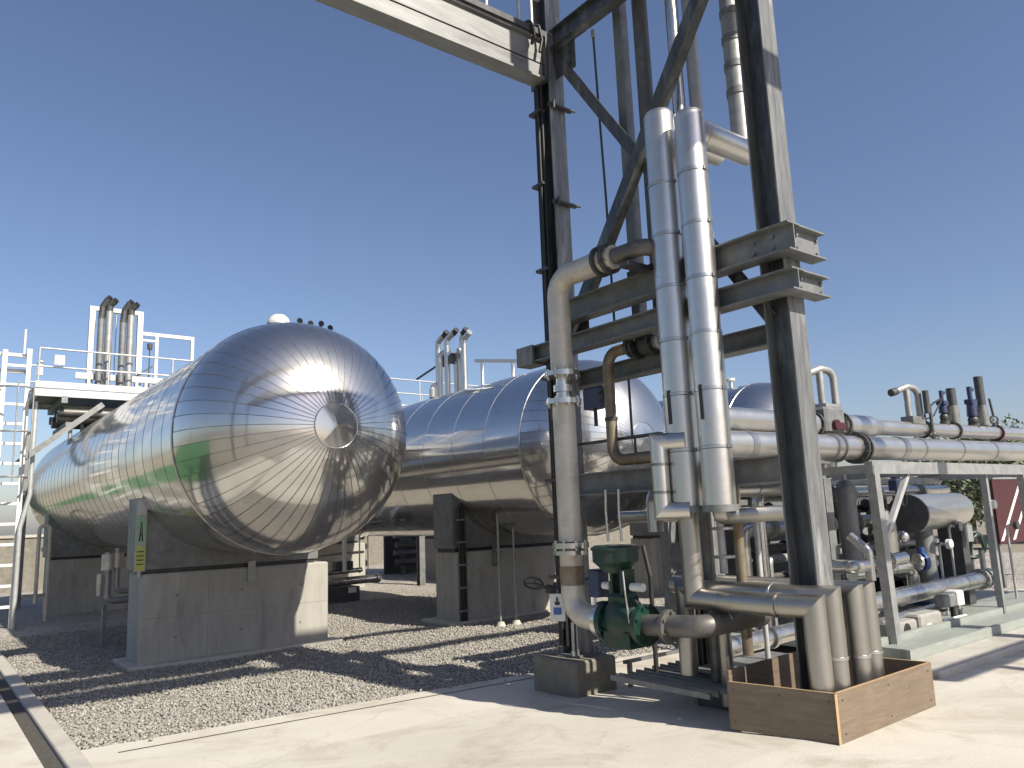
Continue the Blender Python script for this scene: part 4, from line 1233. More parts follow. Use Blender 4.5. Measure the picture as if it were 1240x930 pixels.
GO = 'gooseneck vents on the upper line'
def goose(x, y, z0, ztop, label):
    t = thing('gooseneck_vent', (x, y, z0), label, 'vent', GO)
    m = MB(); m.cyl((x, y, z0), (x, y, ztop - .02), .042, None, 14)
    m.tube([(x + .22, y - .04, z0 - .06), (x + .22, y - .04, ztop), (x + .02, y, ztop + .02), (x - .18, y + .06, ztop - .05)], .042, .12, 14)
    m.build('pipe', 'galvanised', t)
    m = MB(); m.cyl((x - .26, y + .08, ztop - .07), (x - .16, y + .06, ztop - .045), .05, None, 12); m.build('outlet', 'dark_cast', t)
    m = MB(); m.box(x - .08, x + .26, y - .08, y + .08, z0 - .1, z0); m.build('foot', 'galvanised_dull', t)
    return t
goose(8.2, 4.72, 2.72, 3.12, 'grey gooseneck vent beside the right steel column')
goose(10.28, 4.72, 2.68, 3.06, 'grey gooseneck vent next to the first blue actuator valve')

def act_valve(x, y, z, s, label):
    t = thing('actuated_valve', (x, y, z), label, 'valve', 'blue valves on the upper line')
    m = MB(); m.sphere((x, y, z + .06), .075 * s, .075 * s, .08 * s, 14, 8); m.ring((x, y, z - .02), (0, 0, 1), .08 * s, .05, 16, bolts=6); m.build('body', 'dark_cast', t)
    m = MB(); m.cyl((x, y, z + .12), (x, y, z + .34 * s), .075 * s, .06 * s, 16); m.box(x - .09 * s, x + .09 * s, y - .06, y + .06, z + .3 * s, z + .37 * s, ch=.01); m.build('actuator', 'navy_paint', t)
    m = MB(); m.cyl((x, y, z + .37 * s), (x, y, z + .56 * s), .035 * s, None, 10); m.box(x - .01, x + .12 * s, y - .02, y + .02, z + .5 * s, z + .55 * s); m.build('stem_cap', 'navy_paint', t)
    m = MB(); m.cyl((x + .14 * s, y, z + .02), (x + .14 * s, y - .03, z + .22), .06 * s, None, 12); m.build('side_port', 'black_paint', t)
act_valve(11.3, 4.72, 2.66, .78, 'smaller blue actuator valve on the upper line, left of the first black stack')
act_valve(12.25, 4.72, 2.66, 1.0, 'larger dark blue actuator valve on the upper line, next to the tallest black stack')
def bstack(x, y, z0, z1, label):
    t = thing('vent_stack', (x, y, z0), label, 'vent stack', 'black vent stacks on the upper line')
    m = MB(); m.cyl((x, y, z0 + .3), (x, y, z1), .062, None, 16); m.cyl((x, y, z0 + .3), (x, y, z1 - .0), .045, None, 16); m.build('stack', 'dark_cast', t)
    m = MB(); m.cyl((x, y, z0), (x, y, z0 + .3), .08, .07, 16); m.build('sleeve', 'galvanised_dull', t)
bstack(11.62, 4.72, 2.6, 3.15, 'shorter black vent stack on the upper line')
bstack(12.62, 4.72, 2.66, 3.4, 'tallest black vent stack near the right edge')
t = thing('ring_spanner', (12.9, 4.7, 2.6), 'thin upright rod with a ring eye near the right edge of the upper line', 'rod')
m = MB(); m.torus((12.95, 4.7, 2.76), (.7, .7, 0), .055, .015, 18, 6); m.cyl((12.95, 4.7, 2.82), (12.88, 4.7, 3.08), .018, None, 8); m.cyl((12.95, 4.7, 2.6), (12.95, 4.7, 2.71), .02, None, 8); m.build('rod', 'dark_cast', t)
t = thing('cable_loop', (10.8, 4.7, 2.6), 'black cable loop from the second gooseneck to the small blue valve', 'cable')
m = MB(); m.tube([(10.62, 4.68, 2.5), (10.64, 4.68, 2.75), (10.95, 4.68, 2.9), (11.25, 4.7, 2.98)], .013, .08, 7); m.tube([(10.66, 4.68, 2.66), (10.9, 4.68, 2.72), (11.1, 4.68, 2.88), (11.25, 4.7, 2.95)], .011, .08, 7); m.build('cable', 'cable_black', t)
t = thing('small_valve', (10.62, 4.62, 2.3), 'dark slim valve and spindle clipped on the upper line at the second gooseneck', 'valve')
m = MB(); m.cyl((10.62, 4.6, 2.25), (10.62, 4.6, 2.85), .022, None, 8); m.cyl((10.5, 4.6, 2.44), (10.8, 4.6, 2.44), .018, None, 8); m.cyl((10.5, 4.58, 2.72), (10.5, 4.58, 3.02), .04, None, 10); m.build('spindle', 'dark_cast', t)
m = MB(); m.sphere((10.62, 4.6, 2.44), .05, .05, .05); m.build('body', 'dark_cast', t)

t = thing('pipe_support', (6.6, 4.6, .0), 'grey steel beam and legs carrying the fat silver line behind the right column', 'support')
m = MB(); m.ibeam((5.25, 4.6, 1.95), (7.9, 4.6, 1.95), .14, .18); m.build('beam', 'galvanised_dull', t)
m = MB(); m.ibeam((5.9, 4.6, .1), (5.9, 4.6, 1.86), .1, .1, up=(0, 1, 0)); m.build('leg', 'galvanised_dull', t)
m = MB(); m.ibeam((7.8, 4.6, .1), (7.8, 4.6, 1.86), .14, .14, up=(0, 1, 0)); m.build('leg', 'galvanised_dull', t)
run('insulated_pipe', [(5.5, 4.95, 1.4), (5.5, 4.95, 1.76), (8.1, 4.95, 1.78)], .075, 'pipe_cladding', 'thinner silver pipe under the grey support beam behind the right column', bands=[((6.5, 4.95, 1.765), X1, .02, .006), ((7.1, 4.95, 1.765), X1, .02, .006)], group='silver lines above the skid')
t = run('conduit_pipe', [(5.7, 4.0, .2), (5.7, 4.0, 1.5)], .022, 'galvanised_bright', 'thin pale conduit standing just left of the right column foot', cat='conduit')
t = run('conduit_pipe', [(4.98, 3.82, 1.1), (4.98, 3.82, 1.85)], .03, 'galvanised_bright', 'short pale conduit between the tall pipes and the right column', cat='conduit')
run('drop_pipe', [(5.0, 3.98, .2), (5.0, 3.98, 1.9)], .045, 'bare_steel_dark', 'dark drop pipe behind the foot of the left tall pipe')
run('drop_pipe', [(5.06, 3.72, .5), (5.06, 3.72, 1.9)], .04, 'rusty_pipe', 'rust brown drop pipe behind the foot of the right tall pipe')
run('drop_pipe', [(5.0, 4.6, .2), (5.0, 4.6, 1.05), (5.0, 4.66, 1.3)], .02, 'black_paint', 'thin black upright pipe behind the green valve')
run('ground_pipe', [(5.3, 4.3, .42), (6.5, 4.32, .44), (8.1, 4.35, .46)], .08, 'stainless', 'silver pipe lying low behind the wooden box', bands=[((6.2, 4.31, .435), X1, .02, .02)])
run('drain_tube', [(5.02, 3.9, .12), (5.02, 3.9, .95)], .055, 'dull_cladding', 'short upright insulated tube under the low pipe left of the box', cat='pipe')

# upright vessels and pipes behind the right column
VV = 'upright grey vessels behind the right column'
for k, (x, y, r, zt, lab) in enumerate(((8.15, 5.1, .13, 1.85, 'left upright grey cylinder behind the right column'), (8.55, 5.15, .12, 1.8, 'middle upright grey cylinder behind the right column'), (8.9, 4.95, .11, 1.9, 'right upright grey cylinder next to the first skid post'))):
    t = thing('filter_vessel', (x, y, .1), lab, 'vessel', VV)
    m = MB(); m.lathe([(0, .001), (0.04, r * .7), (.1, r), (zt - .5, r), (zt - .43, r * .7), (zt - .4, .001)], (x, y, .38), (0, 0, 1), 22); m.build('shell', 'galvanised_dull', t)
    m = MB(); m.ring((x, y, zt - .12), (0, 0, 1), r * .8, .05, 18, bolts=6); m.cyl((x, y, zt - .1), (x, y, zt + .05), .03, None, 10); m.build('top_flange', 'galvanised', t)
    m = MB(); m.cyl((x, y, .05), (x, y, .45), .05, None, 10); m.build('leg', 'galvanised_dull', t)
t = thing('bypass_pipe', (8.2, 4.3, .8), 'shiny stainless elbow pipes by the foot of the grey cylinders', 'pipework')
m = MB(); m.tube([(7.7, 4.55, .95), (7.7, 4.25, .95), (8.7, 4.25, .98)], .07, .1, 16); m.tube([(7.9, 4.4, 1.25), (7.9, 4.22, 1.1), (7.9, 4.22, .8)], .05, .08, 14); m.build('pipe', 'stainless', t)
m = MB(); m.ring((8.0, 4.25, .955), X1, .1, .03, 18, bolts=6); m.ring((8.35, 4.25, .965), X1, .1, .03, 18, bolts=6); m.build('flange', 'stainless', t)

# ----------------------------------------------------------------------------- skid on the right
t = skid = thing('pump_skid', (9., 3.9, .1), 'galvanised skid frame with posts and top rail on a grey green base at the right', 'skid frame')
m = MB(); m.box(7.35, 13.2, 3.62, 3.9, .15, .245); m.box(7.35, 13.2, 3.90, 6.2, .15, .19); m.build('base_frame', 'skid_paint', skid)
m = MB(); m.box(7.2, 13.2, 3.56, 3.60, .13, .27); m.box(7.2, 13.2, 3.93, 3.97, .191, .31); m.build('edge_channel', 'skid_paint', skid)
def post(x, y, zt, w=.08):
    m = MB(); m.angle((x, y, .2), (x, y, zt), w, .012, (0, 1, 0)); m.build('post', 'galvanised', skid)
m = MB(); m.bar((7.62, 3.9, .2), (7.56, 3.9, 1.96), .1, .09, (0, 1, 0)); m.build('post', 'galvanised', skid)
m = MB(); m.bar((10.32, 3.95, .2), (10.32, 3.95, 1.87), .06, .07, (0, 1, 0)); m.build('post', 'galvanised', skid)
m = MB(); m.bar((11.35, 3.9, .2), (11.35, 3.9, 1.87), .07, .08, (0, 1, 0)); m.build('post', 'galvanised', skid)
m = MB(); m.bar((9.6, 6.1, .2), (9.6, 6.1, 1.87), .07, .08, (0, 1, 0)); m.build('post', 'galvanised', skid)
m = MB(); m.bar((7.5, 3.9, 1.935), (13.2, 3.9, 1.935), .08, .125); m.build('top_rail', 'galvanised', skid)
m = MB(); m.bar((7.58, 3.95, 1.93), (7.58, 6.1, 1.93), .07, .08); m.cut().bar((9.6, 3.95, 1.93), (9.6, 6.1, 1.93), .07, .08); m.cut().bar((13., 3.95, 1.93), (13., 6.1, 1.93), .07, .08); m.build('cross_rail', 'galvanised', skid)
m = MB(); m.bar((8.32, 3.92, 1.88), (7.66, 3.92, 1.18), .05, .05, (0, 1, 0)); m.build('knee_brace', 'galvanised_bright', skid)
m = MB(); m.box(6.9, 13.4, 3.18, 3.56, .10, .18, ch=.015); structure(m, 'skid_footing', 'concrete_light')

t = thing('horizontal_vessel', (10.6, 4.8, .2), 'silver horizontal vessel with a dark flat end under the skid top rail', 'vessel')
VA = Vector((.9877, .1564, .008)); VP0 = Vector((9.93, 4.72, 1.43)); VP1 = VP0 + VA * 2.2
m = MB(); m.lathe([(0, .235), (2.2, .235), (2.28, .2), (2.33, .1), (2.34, .001)], VP0, VA, 32); m.build('shell', 'pipe_cladding', t)
m = MB(); m.cyl(VP0 - VA * .05, VP0, .242, None, 32); m.build('end_plate', 'dark_cast', t)
m = MB(); m.lathe([(0, .11), (.4, .115), (.75, .16), (.95, .22)], (10.55, 4.85, .2), (0, 0, -1), 20); m.cyl((10.55, 4.85, .3), (10.55, 4.85, 1.25), .11, None, 18); m.build('leg', 'galvanised_dull', t)
m = MB(); m.box(11.3, 11.5, 4.7, 5.0, .2, 1.25); m.build('support_box', 'dark_cast', t)
m = MB(); m.box(11.2, 11.42, 4.60, 4.62, 1.02, 1.24); m.build('name_plate', 'galvanised', t)
t = thing('level_valve', (9.75, 4.6, 1.6), 'dark blue valve with small wheel above the dark vessel end', 'valve')
m = MB(); m.box(9.4, 9.62, 4.55, 4.68, 1.72, 1.86, ch=.02); m.cyl((9.5, 4.6, 1.55), (9.5, 4.6, 1.75), .04, None, 10); m.build('body', 'navy_paint', t)
m = MB(); m.torus((9.5, 4.56, 1.62), (0, 1, 0), .08, .012, 20, 6); m.build('wheel', 'black_paint', t)
t = thing('drain_pot', (9.35, 4.7, .8), 'upright dull grey pot below the dark vessel end', 'vessel')
m = MB(); m.lathe([(0, .001), (0, .13), (.5, .13), (.5, .08), (.62, .07), (.66, .001)], (9.35, 4.75, .86), (0, 0, 1), 24, smooth=True); m.build('shell', 'dull_cladding', t)
m = MB(); m.tube([(8.4, 4.7, .8), (9.35, 4.7, .8), (9.35, 4.75, .9)], .075, .07, 16); m.tube([(9.35, 4.7, .8), (9.7, 4.66, .8), (9.7, 4.66, .56)], .07, .1, 16); m.sphere((9.72, 4.72, 1.16), .07, .07, .08); m.build('elbow', 'stainless', t)
t = thing('blue_valve', (9.85, 4.5, .8), 'bright blue flanged valve low on the skid beside the grey pot', 'valve')
m = MB(); m.ring((9.78, 4.55, .86), (.8, -.4, 0), .11, .05, 18, bolts=6); m.cyl((9.78, 4.55, .9), (9.78, 4.55, 1.03), .035, None, 10); m.build('body', 'blue_paint', t)
m = MB(); m.ring((9.72, 4.58, .86), (.8, -.4, 0), .10, .03, 18); m.build('flange', 'stainless', t)
PMP = 'silver pipes low on the skid'
run('skid_pipe', [(7.9, 4.3, .56), (9.2, 4.32, .57), (10.75, 4.34, .58)], .095, 'stainless', 'thicker silver pipe lying along the skid above the grey block', group=PMP)
run('skid_pipe', [(7.9, 4.2, .36), (9.0, 4.2, .38), (9.35, 4.2, .385)], .065, 'stainless', 'thinner silver pipe lying along the skid just behind the grey block', group=PMP, bands=[((8.6, 4.2, .372), X1, .02, .012)])
t = thing('end_valve', (10.95, 4.34, .55), 'cluster of small grey fittings at the right end of the skid pipe', 'fitting')
m = MB(); m.ring((10.8, 4.34, .58), X1, .13, .04, 18, bolts=8); m.ring((10.95, 4.34, .58), X1, .12, .05, 18, bolts=8); m.sphere((11.1, 4.36, .6), .1, .09, .1); m.cyl((10.95, 4.34, .62), (10.95, 4.34, .95), .035, None, 10); m.build('body', 'galvanised', t)
m = MB(); m.torus((10.95, 4.34, .95), (0, 0, 1), .08, .012, 18, 6); m.build('wheel', 'dark_cast', t)
t = thing('concrete_block', (8.5, 4.0, .19), 'pale grey block with a round hole and white label on the skid edge', 'block')
m = MB(); m.box(8.36, 8.86, 3.99, 4.22, .195, .42, ch=.02); m.box(7.9, 8.362, 4.02, 4.22, .195, .385, ch=.02); m.build('body', 'concrete_block', t)
m = MB(); m.cyl((8.13, 4.016, .29), (8.13, 4.03, .29), .075, None, 24); m.build('round_hole', 'black_paint', t)
m = MB(); m.box(8.48, 8.6, 3.984, 3.9885, .24, .32); m.build('label_plate', 'white_paint', t)
t = thing('junction_box', (9.35, 4.05, .2), 'white junction box on a short dark post on the skid', 'box')
m = MB(); m.box(9.0, 9.28, 4.0, 4.12, .43, .56, ch=.015); m.build('side_case', 'galvanised_dull', t)
m = MB(); m.box(9.28, 9.44, 3.98, 4.13, .43, .585, ch=.015); m.build('case', 'white_paint', t)
m = MB(); m.cyl((9.3, 4.05, .19), (9.3, 4.05, .43), .04, None, 10); m.cyl((9.42, 4.05, .3), (9.42, 4.05, .37), .035, None, 10); m.build('post', 'dark_cast', t)
t = thing('bent_conduit', (9.5, 3.98, .25), 'thin white bent conduit on the skid deck right of the pale block', 'conduit')
m = MB(); m.tube([(8.9, 4.0, .31), (9.45, 3.99, .31), (9.47, 3.99, .2)], .014, .03, 8); m.build('tube', 'white_paint', t)
t = thing('cable_bundle', (7.95, 3.95, .2), 'small tangle of pale cables on the skid deck beside the low pipes', 'cable')
m = MB()
for k in range(4): m.tube([(7.5 + k * .03, 4.0, .205), (7.75, 3.985 + .03 * k, .24 + .01 * k), (8.0, 4.0 + .01 * k, .21), (8.2, 4.01, .205)], .012, .05, 6)
m.build('cable', 'galvanised_bright', t)
t = thing('instrument_rack', (11., 5.6, .2), 'dark instrument bench with pipes at the back of the skid', 'rack')
m = MB(); m.box(10.9, 12.6, 5.5, 5.9, .95, 1.0); m.box(10.9, 10.96, 5.5, 5.56, .2, .95); m.box(12.5, 12.56, 5.5, 5.56, .2, .95); m.build('bench', 'galvanised_dull', t)
m = MB(); m.box(11.0, 12.4, 5.55, 5.85, .3, .9); m.cut().box(11.4, 12., 5.6, 5.85, 1.0, 1.3); m.build('cabinet', 'dark_cast', t)
m = MB()
for k in range(6): m.cut().cyl((10.9 + k * .28, 5.3, .2), (10.9 + k * .28, 5.3, .75 + .1 * (k % 3)), .025, None, 8)
m.build('tube', 'galvanised', t)
t = thing('rear_pipework', (10.5, 6.0, .2), 'dark tangle of vertical and horizontal pipes at the back of the skid', 'pipework')
m = MB()
rr = random.Random(5)
for k in range(11):
    x = 8.6 + k * .42 + rr.uniform(-.1, .1); y = 5.6 + rr.uniform(-.2, .7)
    m.cut().cyl((x, y, .2), (x, y, rr.uniform(1.2, 2.0)), rr.uniform(.03, .07), None, 10)
for z in (.7, 1.05, 1.5, 1.75): m.cut().cyl((8.4, 5.9 + z * .2, z), (13.1, 5.9 + z * .2, z), .04 + .02 * (z > 1), None, 12)
m.build('pipe', 'bare_steel_dark', t)
m = MB()
for k in range(9):
    x = 8.8 + k * .5
    m.ring((x, 5.9 + .21, 1.05), X1, .09, .05, 14); m.sphere((x + .2, 6.1, 1.55), .08, .08, .1, 10, 6)
m.build('valve', 'dark_cast', t)
t = thing('platform_panel', (8.3, 6.4, .2), 'grey panel wall of equipment standing behind the upright cylinders', 'panel')
m = MB(); m.box(7.4, 9.2, 6.5, 6.6, .1, 1.85)
for x in (7.4, 7.85, 8.3, 8.75, 9.16): m.cut().box(x, x + .04, 6.46, 6.498, .1, 1.88)
m.build('sheet', 'galvanised_dull', t)
m = MB(); m.box(7.6, 7.8, 6.44, 6.498, 1.2, 1.5); m.build('switch_box', 'dark_cast', t)

CAB = 'equipment cabinets behind the skid'
for k, (x0, x1, zt, lab) in enumerate(((9.5, 10.7, 1.75, 'left dark grey equipment cabinet behind the skid pipes'), (10.85, 12.1, 1.55, 'middle dark grey equipment cabinet, lower than its neighbours'), (12.25, 13.6, 1.7, 'right dark grey equipment cabinet next to the striped board'))):
    t = thing('equipment_cabinet', (x0, 7.0, 0), lab, 'cabinet', CAB)
    m = MB(); m.box(x0, x1, 7.0, 7.6, GROUND, zt, ch=.02); m.build('body', 'dark_cast', t)
    for j in range(2):
        w_ = (x1 - x0) / 2
        m = MB(); m.box(x0 + w_ * j + .03, x0 + w_ * (j + 1) - .03, 6.975, 6.998, .12, zt - .1); d_ = m.build('door', 'galvanised_dull', t)
        m = MB(); m.box(x0 + w_ * j + .08, x0 + w_ * j + .1, 6.95, 6.974, .8, .95); m.build('handle', 'black_paint', d_)
t = thing('pump_motor', (10.2, 5.25, .2), 'dark pump with finned motor on the skid under the vessel', 'pump')
m = MB(); m.cyl((10.9, 5.2, .5), (11.5, 5.2, .5), .17, None, 22); m.box(10.9, 11.5, 5.05, 5.35, .2, .36); m.build('motor', 'blue_paint', t)
m = MB()
for k in range(9): m.ring((10.95 + k * .06, 5.2, .5), X1, .185, .01, 22)
m.build('cooling_fins', 'navy_paint', t)
m = MB(); m.lathe([(0, .06), (.1, .1), (.12, .17), (.3, .17), (.34, .08), (.45, .08)], (10.45, 5.2, .5), X1, 22); m.cyl((10.66, 5.2, .6), (10.66, 5.2, .95), .07, None, 14); m.build('casing', 'dark_cast', t)
PW = 'pipe lines crossing the back of the skid'
rr = random.Random(8)
for k, (y, z, r, mat, lab) in enumerate(((5.35, 1.72, .07, 'stainless', 'topmost bright pipe crossing just below the skid top rail'), (5.7, 1.32, .09, 'pipe_cladding', 'thick clad pipe crossing behind the silver vessel'), (5.45, .98, .05, 'galvanised', 'thin grey pipe crossing at mid height behind the grey pot'), (5.15, .70, .07, 'stainless', 'bright pipe crossing low behind the blue valve'), (6.0, .42, .11, 'dull_cladding', 'fat dull pipe lying low at the back of the skid'))):
    t = thing('crossing_pipe', (8.0, y, z), lab, 'pipe', PW)
    m = MB(); m.tube([(7.7 + .12 * k, y, .2), (7.7 + .12 * k, y, z), (12.6 - .2 * k, y, z + .02), (12.6 - .2 * k, y + .4, z + .02)], r, r * 1.4, 16); m.build('pipe_run', mat, t)
    m = MB()
    for j in range(4):
        x = 8.5 + j * 1.02 + rr.uniform(-.2, .2); m.cut().ring((x, y, z + .005), X1, r + .045, .05, 16, bolts=6, bolt_r=.01)
    m.build('flange', 'galvanised', t)
    x = 9.0 + rr.uniform(0, 2.4)
    m = MB(); m.sphere((x, y, z), r + .05, r + .04, r + .05, 12, 8); m.cyl((x, y, z), (x, y, z + r + .22), .022, None, 8); m.torus((x, y, z + r + .2), (0, 0, 1), .08, .011, 16, 6); m.build('valve', 'navy_paint' if k % 2 else 'dark_cast', t)
SB = 'small upright tubes on the skid'
for k, (x, y, zt) in enumerate(((8.9, 4.6, 1.3), (10.15, 4.5, 1.05), (10.6, 4.55, 1.25), (11.9, 4.6, 1.5), (12.3, 4.5, 1.2))):
    t = thing('instrument_tube', (x, y, .2), ['thin tube with round gauge just right of the first skid post', 'short thin tube with round gauge below the silver vessel', 'thin tube with round gauge beside the vessel leg', 'tall thin tube with round gauge near the second skid post', 'thin tube with round gauge near the green hose'][k], 'instrument', SB)
    m = MB(); m.tube([(x, y, .2), (x, y, zt), (x, y - .1, zt)], .017, .04, 8); m.build('tube', 'galvanised_bright', t)
    m = MB(); m.cyl((x, y - .1, zt), (x, y - .15, zt), .06, None, 16); m.build('gauge', 'white_paint' if k % 2 else 'dark_cast', t)
t = thing('cable_tray', (8., 5.9, 1.9), 'galvanised cable tray under the cross rails at the back of the skid', 'cable tray')
m = MB(); m.box(7.7, 13., 5.6, 5.95, 1.84, 1.86); m.box(7.7, 13., 5.6, 5.61, 1.86, 1.93); m.build('tray', 'galvanised', t)
m = MB()
for k in range(5): m.tube([(7.7, 5.65 + k * .055, 1.88), (10., 5.65 + k * .055, 1.875), (13., 5.65 + k * .05, 1.88)], .017, 0, 6)
m.build('cables', 'cable_black', t)

# red striped barrier, hose
t = thing('barrier_board', (15.3, 5.6, 0), 'dark red board with slanted white stripes at the right edge behind the skid', 'barrier')
m = MB(); m.box(15.75, 18.9, 5.9, 5.94, .75, 1.92); m.build('board', 'red_paint', t)
m = MB()
for k in range(3):
    x = 15.78 + k * .55
    m.add([(x, 5.895, .8), (x + .13, 5.895, .8), (x + 1.33, 5.895, 1.85), (x + 1.2, 5.895, 1.85)], [(0, 1, 2, 3)])
m.build('stripe', 'white_paint', t)
m = MB(); m.box(15.75, 18.9, 5.88, 5.96, 1.925, 1.96); m.build('top_edge', 'galvanised', t)
for x in (15.85, 18.8):
    m = MB(); m.box(x - .04, x + .04, 5.945, 6.02, -.07, 1.9); m.build('post', 'galvanised_dull', t)
t = thing('hose_reel', (13.4, 5.2, .2), 'green hose hooked on a dark post below the striped board', 'hose')
m = MB(); m.torus((13.6, 5.5, .85), (.6, .8, .1), .2, .03, 22, 7); m.tube([(13.45, 5.5, .72), (13.3, 5.4, .95), (13.5, 5.35, 1.05), (13.75, 5.4, .8)], .03, .1, 7); m.build('hose', 'green_paint', t)
m = MB(); m.cyl((13.6, 5.56, -.07), (13.6, 5.56, 1.0), .04, None, 10); m.build('post', 'dark_cast', t)

# ----------------------------------------------------------------------------- vegetation
def leaves(centres, n, size, tone_shift=0.):
    """many leaf-sized quads through the clumps' volume"""
    V = []; T = []
    tot = sum(c[3] ** 2 for c in centres)
    for (cx, cy, cz, r) in centres:
        k = int(n * r * r / tot)
        ct = random.uniform(-.25, .25) + tone_shift
        for _ in range(k):
            d = Vector((random.gauss(0, 1), random.gauss(0, 1), random.gauss(0, 1))).normalized()
            q = Vector((cx, cy, cz)) + d * r * random.uniform(.35, 1.08) * Vector((1, 1, .85)).length / 1.7
            u = Vector((random.gauss(0, 1), random.gauss(0, 1), random.gauss(0, 1))).normalized()
            w = u.cross(Vector((random.gauss(0, 1), random.gauss(0, 1), random.gauss(0, 1)))).normalized()
            s = size * random.uniform(.6, 1.3)
            V += [q - u * s, q + w * s * .5, q + u * s, q - w * s * .5]
            T += [min(1, max(0, random.uniform(.1, .9) + ct))] * 4
    return V, T

def tree(x, y, h, w, label, mat='leaf_green', n=2200, shrub=False, seed=0):
    random.seed(seed)
    t = thing('shrub' if shrub else 'tree', (x, y, GROUND), label, 'shrub' if shrub else 'tree', 'shrubs behind the farthest tank' if shrub else 'trees beyond the plant')
    tr = MB()
    th = h * (.25 if shrub else .42)
    tr.tube([(x, y, GROUND - .05), (x + .05 * w, y, th * .6), (x, y + .03 * w, h * .7)], .1, 0, 8, rads=[h * .035, h * .026, h * .008])
    cs = []
    for k in range(9 if shrub else 15):
        a = random.uniform(0, 2 * PI); rr_ = w * .36 * math.sqrt(random.random())
        zz = random.uniform(.25 if shrub else .4, .88) * h
        fall = 1 - abs(zz / h - .58) * 1.1
        c = (x + rr_ * math.cos(a) * fall, y + rr_ * math.sin(a) * fall, zz, w * random.uniform(.13, .26))
        cs.append(c)
        tr.tube([(x, y, th * .7), ((x + c[0]) / 2, (y + c[1]) / 2, (th + c[2]) / 2), c[:3]], .03, 0, 5, rads=[h * .014, h * .009, h * .003])
    tr.build('trunk', 'trunk_bark', t)
    V, T = leaves(cs, n * 3, w * (.03 if shrub else .019))
    me = bpy.data.meshes.new('crown')
    off = Vector((x, y, GROUND))
    me.from_pydata([p - off for p in V], [], [(4 * i, 4 * i + 1, 4 * i + 2, 4 * i + 3) for i in range(len(V) // 4)])
    at = me.attributes.new('tone', 'FLOAT', 'POINT'); at.data.foreach_set('value', T)
    me.materials.append(MAT[mat]); me.update()
    o = bpy.data.objects.new('crown', me); COL.objects.link(o); o.parent = t
TREES = [(31, 12.5, 3.6, 5.0, 'low grey green tree beyond the skid, just right of the first skid post'),
         (36, 13.5, 4.2, 5.5, 'rounded tree beyond the skid above the silver vessel'),
         (35, 11.0, 3.9, 5.0, 'bushy tree beyond the skid behind the blue valves'),
         (38, 9.5, 4.6, 5.5, 'tree beyond the skid behind the tallest black stack'),
         (34, 7.0, 5.4, 5.0, 'tallest tree at the right edge, its crown above the silver lines')]
for k, (x, y, h, w, lab) in enumerate(TREES): tree(x, y, h, w, lab, 'leaf_grey', 2600, seed=20 + k)
tree(16.8, 12.2, 1.75, 1.6, 'dark leafy shrub seen between the tall pipes and the right column', 'leaf_green', 1500, True, 41)
tree(17.6, 11.0, 1.3, 1.4, 'low shrub half hidden by the right column', 'leaf_green', 1200, True, 42)
# trees on the far side of the plant and beyond the lawn, seen in the cladding
for k, (x, y, h, w, lab) in enumerate([(21, 34, 4.5, 6., 'tree far behind the tanks, seen under the farthest tank'), (12, 38, 4.2, 6., 'tree far behind the tanks, seen in the gap under the tank bellies')]):
    tree(x, y, h, w, lab, 'leaf_grey', 2200, seed=60 + k)
random.seed(99)
t = thing('brick_stack', (15.2, 9.2, 0), 'small pile of reddish blocks on the gravel behind the right column', 'bricks')
m = MB(); m.box(14.7, 15.4, 9.6, 9.9, -.04, .16); m.box(14.8, 15.2, 9.6, 9.9, .165, .26); m.build('pile', 'brick_red', t)

# low boundary wall far behind the tanks
t = thing('boundary_wall', (14, 27, 0), 'long grey boundary wall beyond the far piers', 'wall')
m = MB(); m.box(1.2, 30, 26.8, 27.0, -.1, 1.5); m.build('panel', 'concrete_plinth', t)
m = MB(); m.box(1.15, 30.05, 26.75, 27.05, 1.5, 1.58); m.build('coping', 'concrete_light', t)

BR = 'low pipe racks beyond the far piers'
for k, (x0, x1, y, lab) in enumerate(((4.6, 11., 21.6, 'low rack of dark pipes far behind the first two tanks'), (11.6, 19., 20.8, 'low rack of dark pipes far behind the farthest tank'))):
    t = thing('ground_rack', (x0, y, GROUND), lab, 'pipework', BR)
    for j, (dz, r, mat) in enumerate(((.35, .11, 'bare_steel_dark'), (.62, .08, 'galvanised_dull'), (.85, .1, 'bare_steel_dark'), (1.12, .07, 'galvanised'), (1.32, .05, 'bare_steel_dark'))):
        m = MB(); m.cyl((x0, y + .12 * (j % 2), dz), (x1, y + .12 * (j % 2), dz), r, None, 12); m.build('pipe', mat, t)
    for j in range(5):
        x = x0 + .4 + j * (x1 - x0 - .8) / 4
        m = MB(); m.box(x - .06, x + .06, y + .26, y + .38, GROUND, 1.5); m.box(x - .04, x + .04, y - .14, y + .259, .98, 1.04); m.build('post', 'galvanised_dull', t)
    for j in range(4):
        x = x0 + 1. + j * 1.45
        m = MB(); m.sphere((x, y, .62), .13, .13, .15, 12, 8); m.cyl((x, y, .62), (x, y, 1.0), .03, None, 8); m.torus((x, y, 1.0), (0, 0, 1), .12, .015, 16, 6); m.build('valve', 'dark_cast', t)
    m = MB(); m.box(x0, x1, y + .7, y + .78, GROUND, 1.15); m.build('back_panel', 'dark_cast', t)

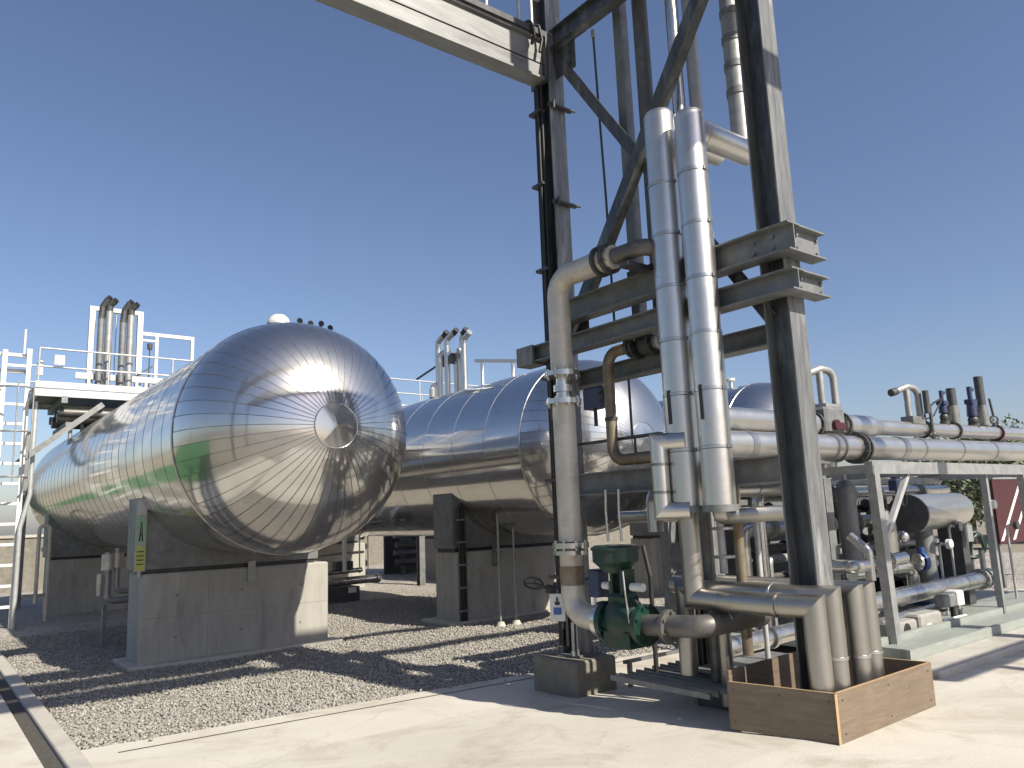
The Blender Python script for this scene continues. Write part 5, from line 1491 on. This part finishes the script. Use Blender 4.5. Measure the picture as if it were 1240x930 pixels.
# ----------------------------------------------------------------------------- light, sky, camera
SX, SY = .22, 1.2           # shadow of a unit post falls (-SX, +SY)
sun_dir = Vector((SX, -SY, 1.)).normalized()
el = math.asin(sun_dir.z)
w = bpy.data.worlds.new('World'); scene.world = w; w.use_nodes = True
nt = w.node_tree; nt.nodes.clear()
out = nt.nodes.new('ShaderNodeOutputWorld'); bg = nt.nodes.new('ShaderNodeBackground'); sky = nt.nodes.new('ShaderNodeTexSky')
sky.sky_type = 'NISHITA'; sky.sun_disc = False
sky.sun_elevation = el
sky.sun_rotation = math.atan2(sun_dir.x, sun_dir.y)
sky.altitude = 50; sky.air_density = 1.0; sky.dust_density = 1.3; sky.ozone_density = 2.6
bg.inputs['Strength'].default_value = .083
tint = nt.nodes.new('ShaderNodeMix'); tint.data_type = 'RGBA'; tint.blend_type = 'MULTIPLY'; tint.inputs[0].default_value = 1.
tint.inputs[7].default_value = (1.03, .975, 1.03, 1)
nt.links.new(sky.outputs[0], tint.inputs[6]); nt.links.new(tint.outputs[2], bg.inputs[0]); nt.links.new(bg.outputs[0], out.inputs[0])
sl = bpy.data.lights.new('sun', 'SUN'); sl.energy = 5.0; sl.angle = math.radians(.55); sl.color = (1., .925, .79)
so = bpy.data.objects.new('sun', sl); COL.objects.link(so)
so.rotation_euler = sun_dir.to_track_quat('Z', 'Y').to_euler()
so.location = (10, -10, 20)

cam = bpy.data.cameras.new('camera'); co = bpy.data.objects.new('camera', cam); COL.objects.link(co)
cam.sensor_width = 36; cam.lens = 931 / 1240 * 36; cam.clip_end = 3000; cam.clip_start = .05
yaw, pitch, roll = map(math.radians, (38., 9.7, -2.2))
f = Vector((math.sin(yaw) * math.cos(pitch), math.cos(yaw) * math.cos(pitch), math.sin(pitch)))
rt = Vector((math.cos(yaw), -math.sin(yaw), 0)); up = rt.cross(f)
r2 = rt * math.cos(roll) + up * math.sin(roll); u2 = -rt * math.sin(roll) + up * math.cos(roll)
M = Matrix((r2, u2, -f)).transposed().to_4x4(); M.translation = (0, 0, 1.6)
co.matrix_world = M
scene.camera = co
vs = scene.view_settings
vs.view_transform = 'Standard'; vs.look = 'None'; vs.exposure = .6; vs.gamma = 1.; vs.use_curve_mapping = False
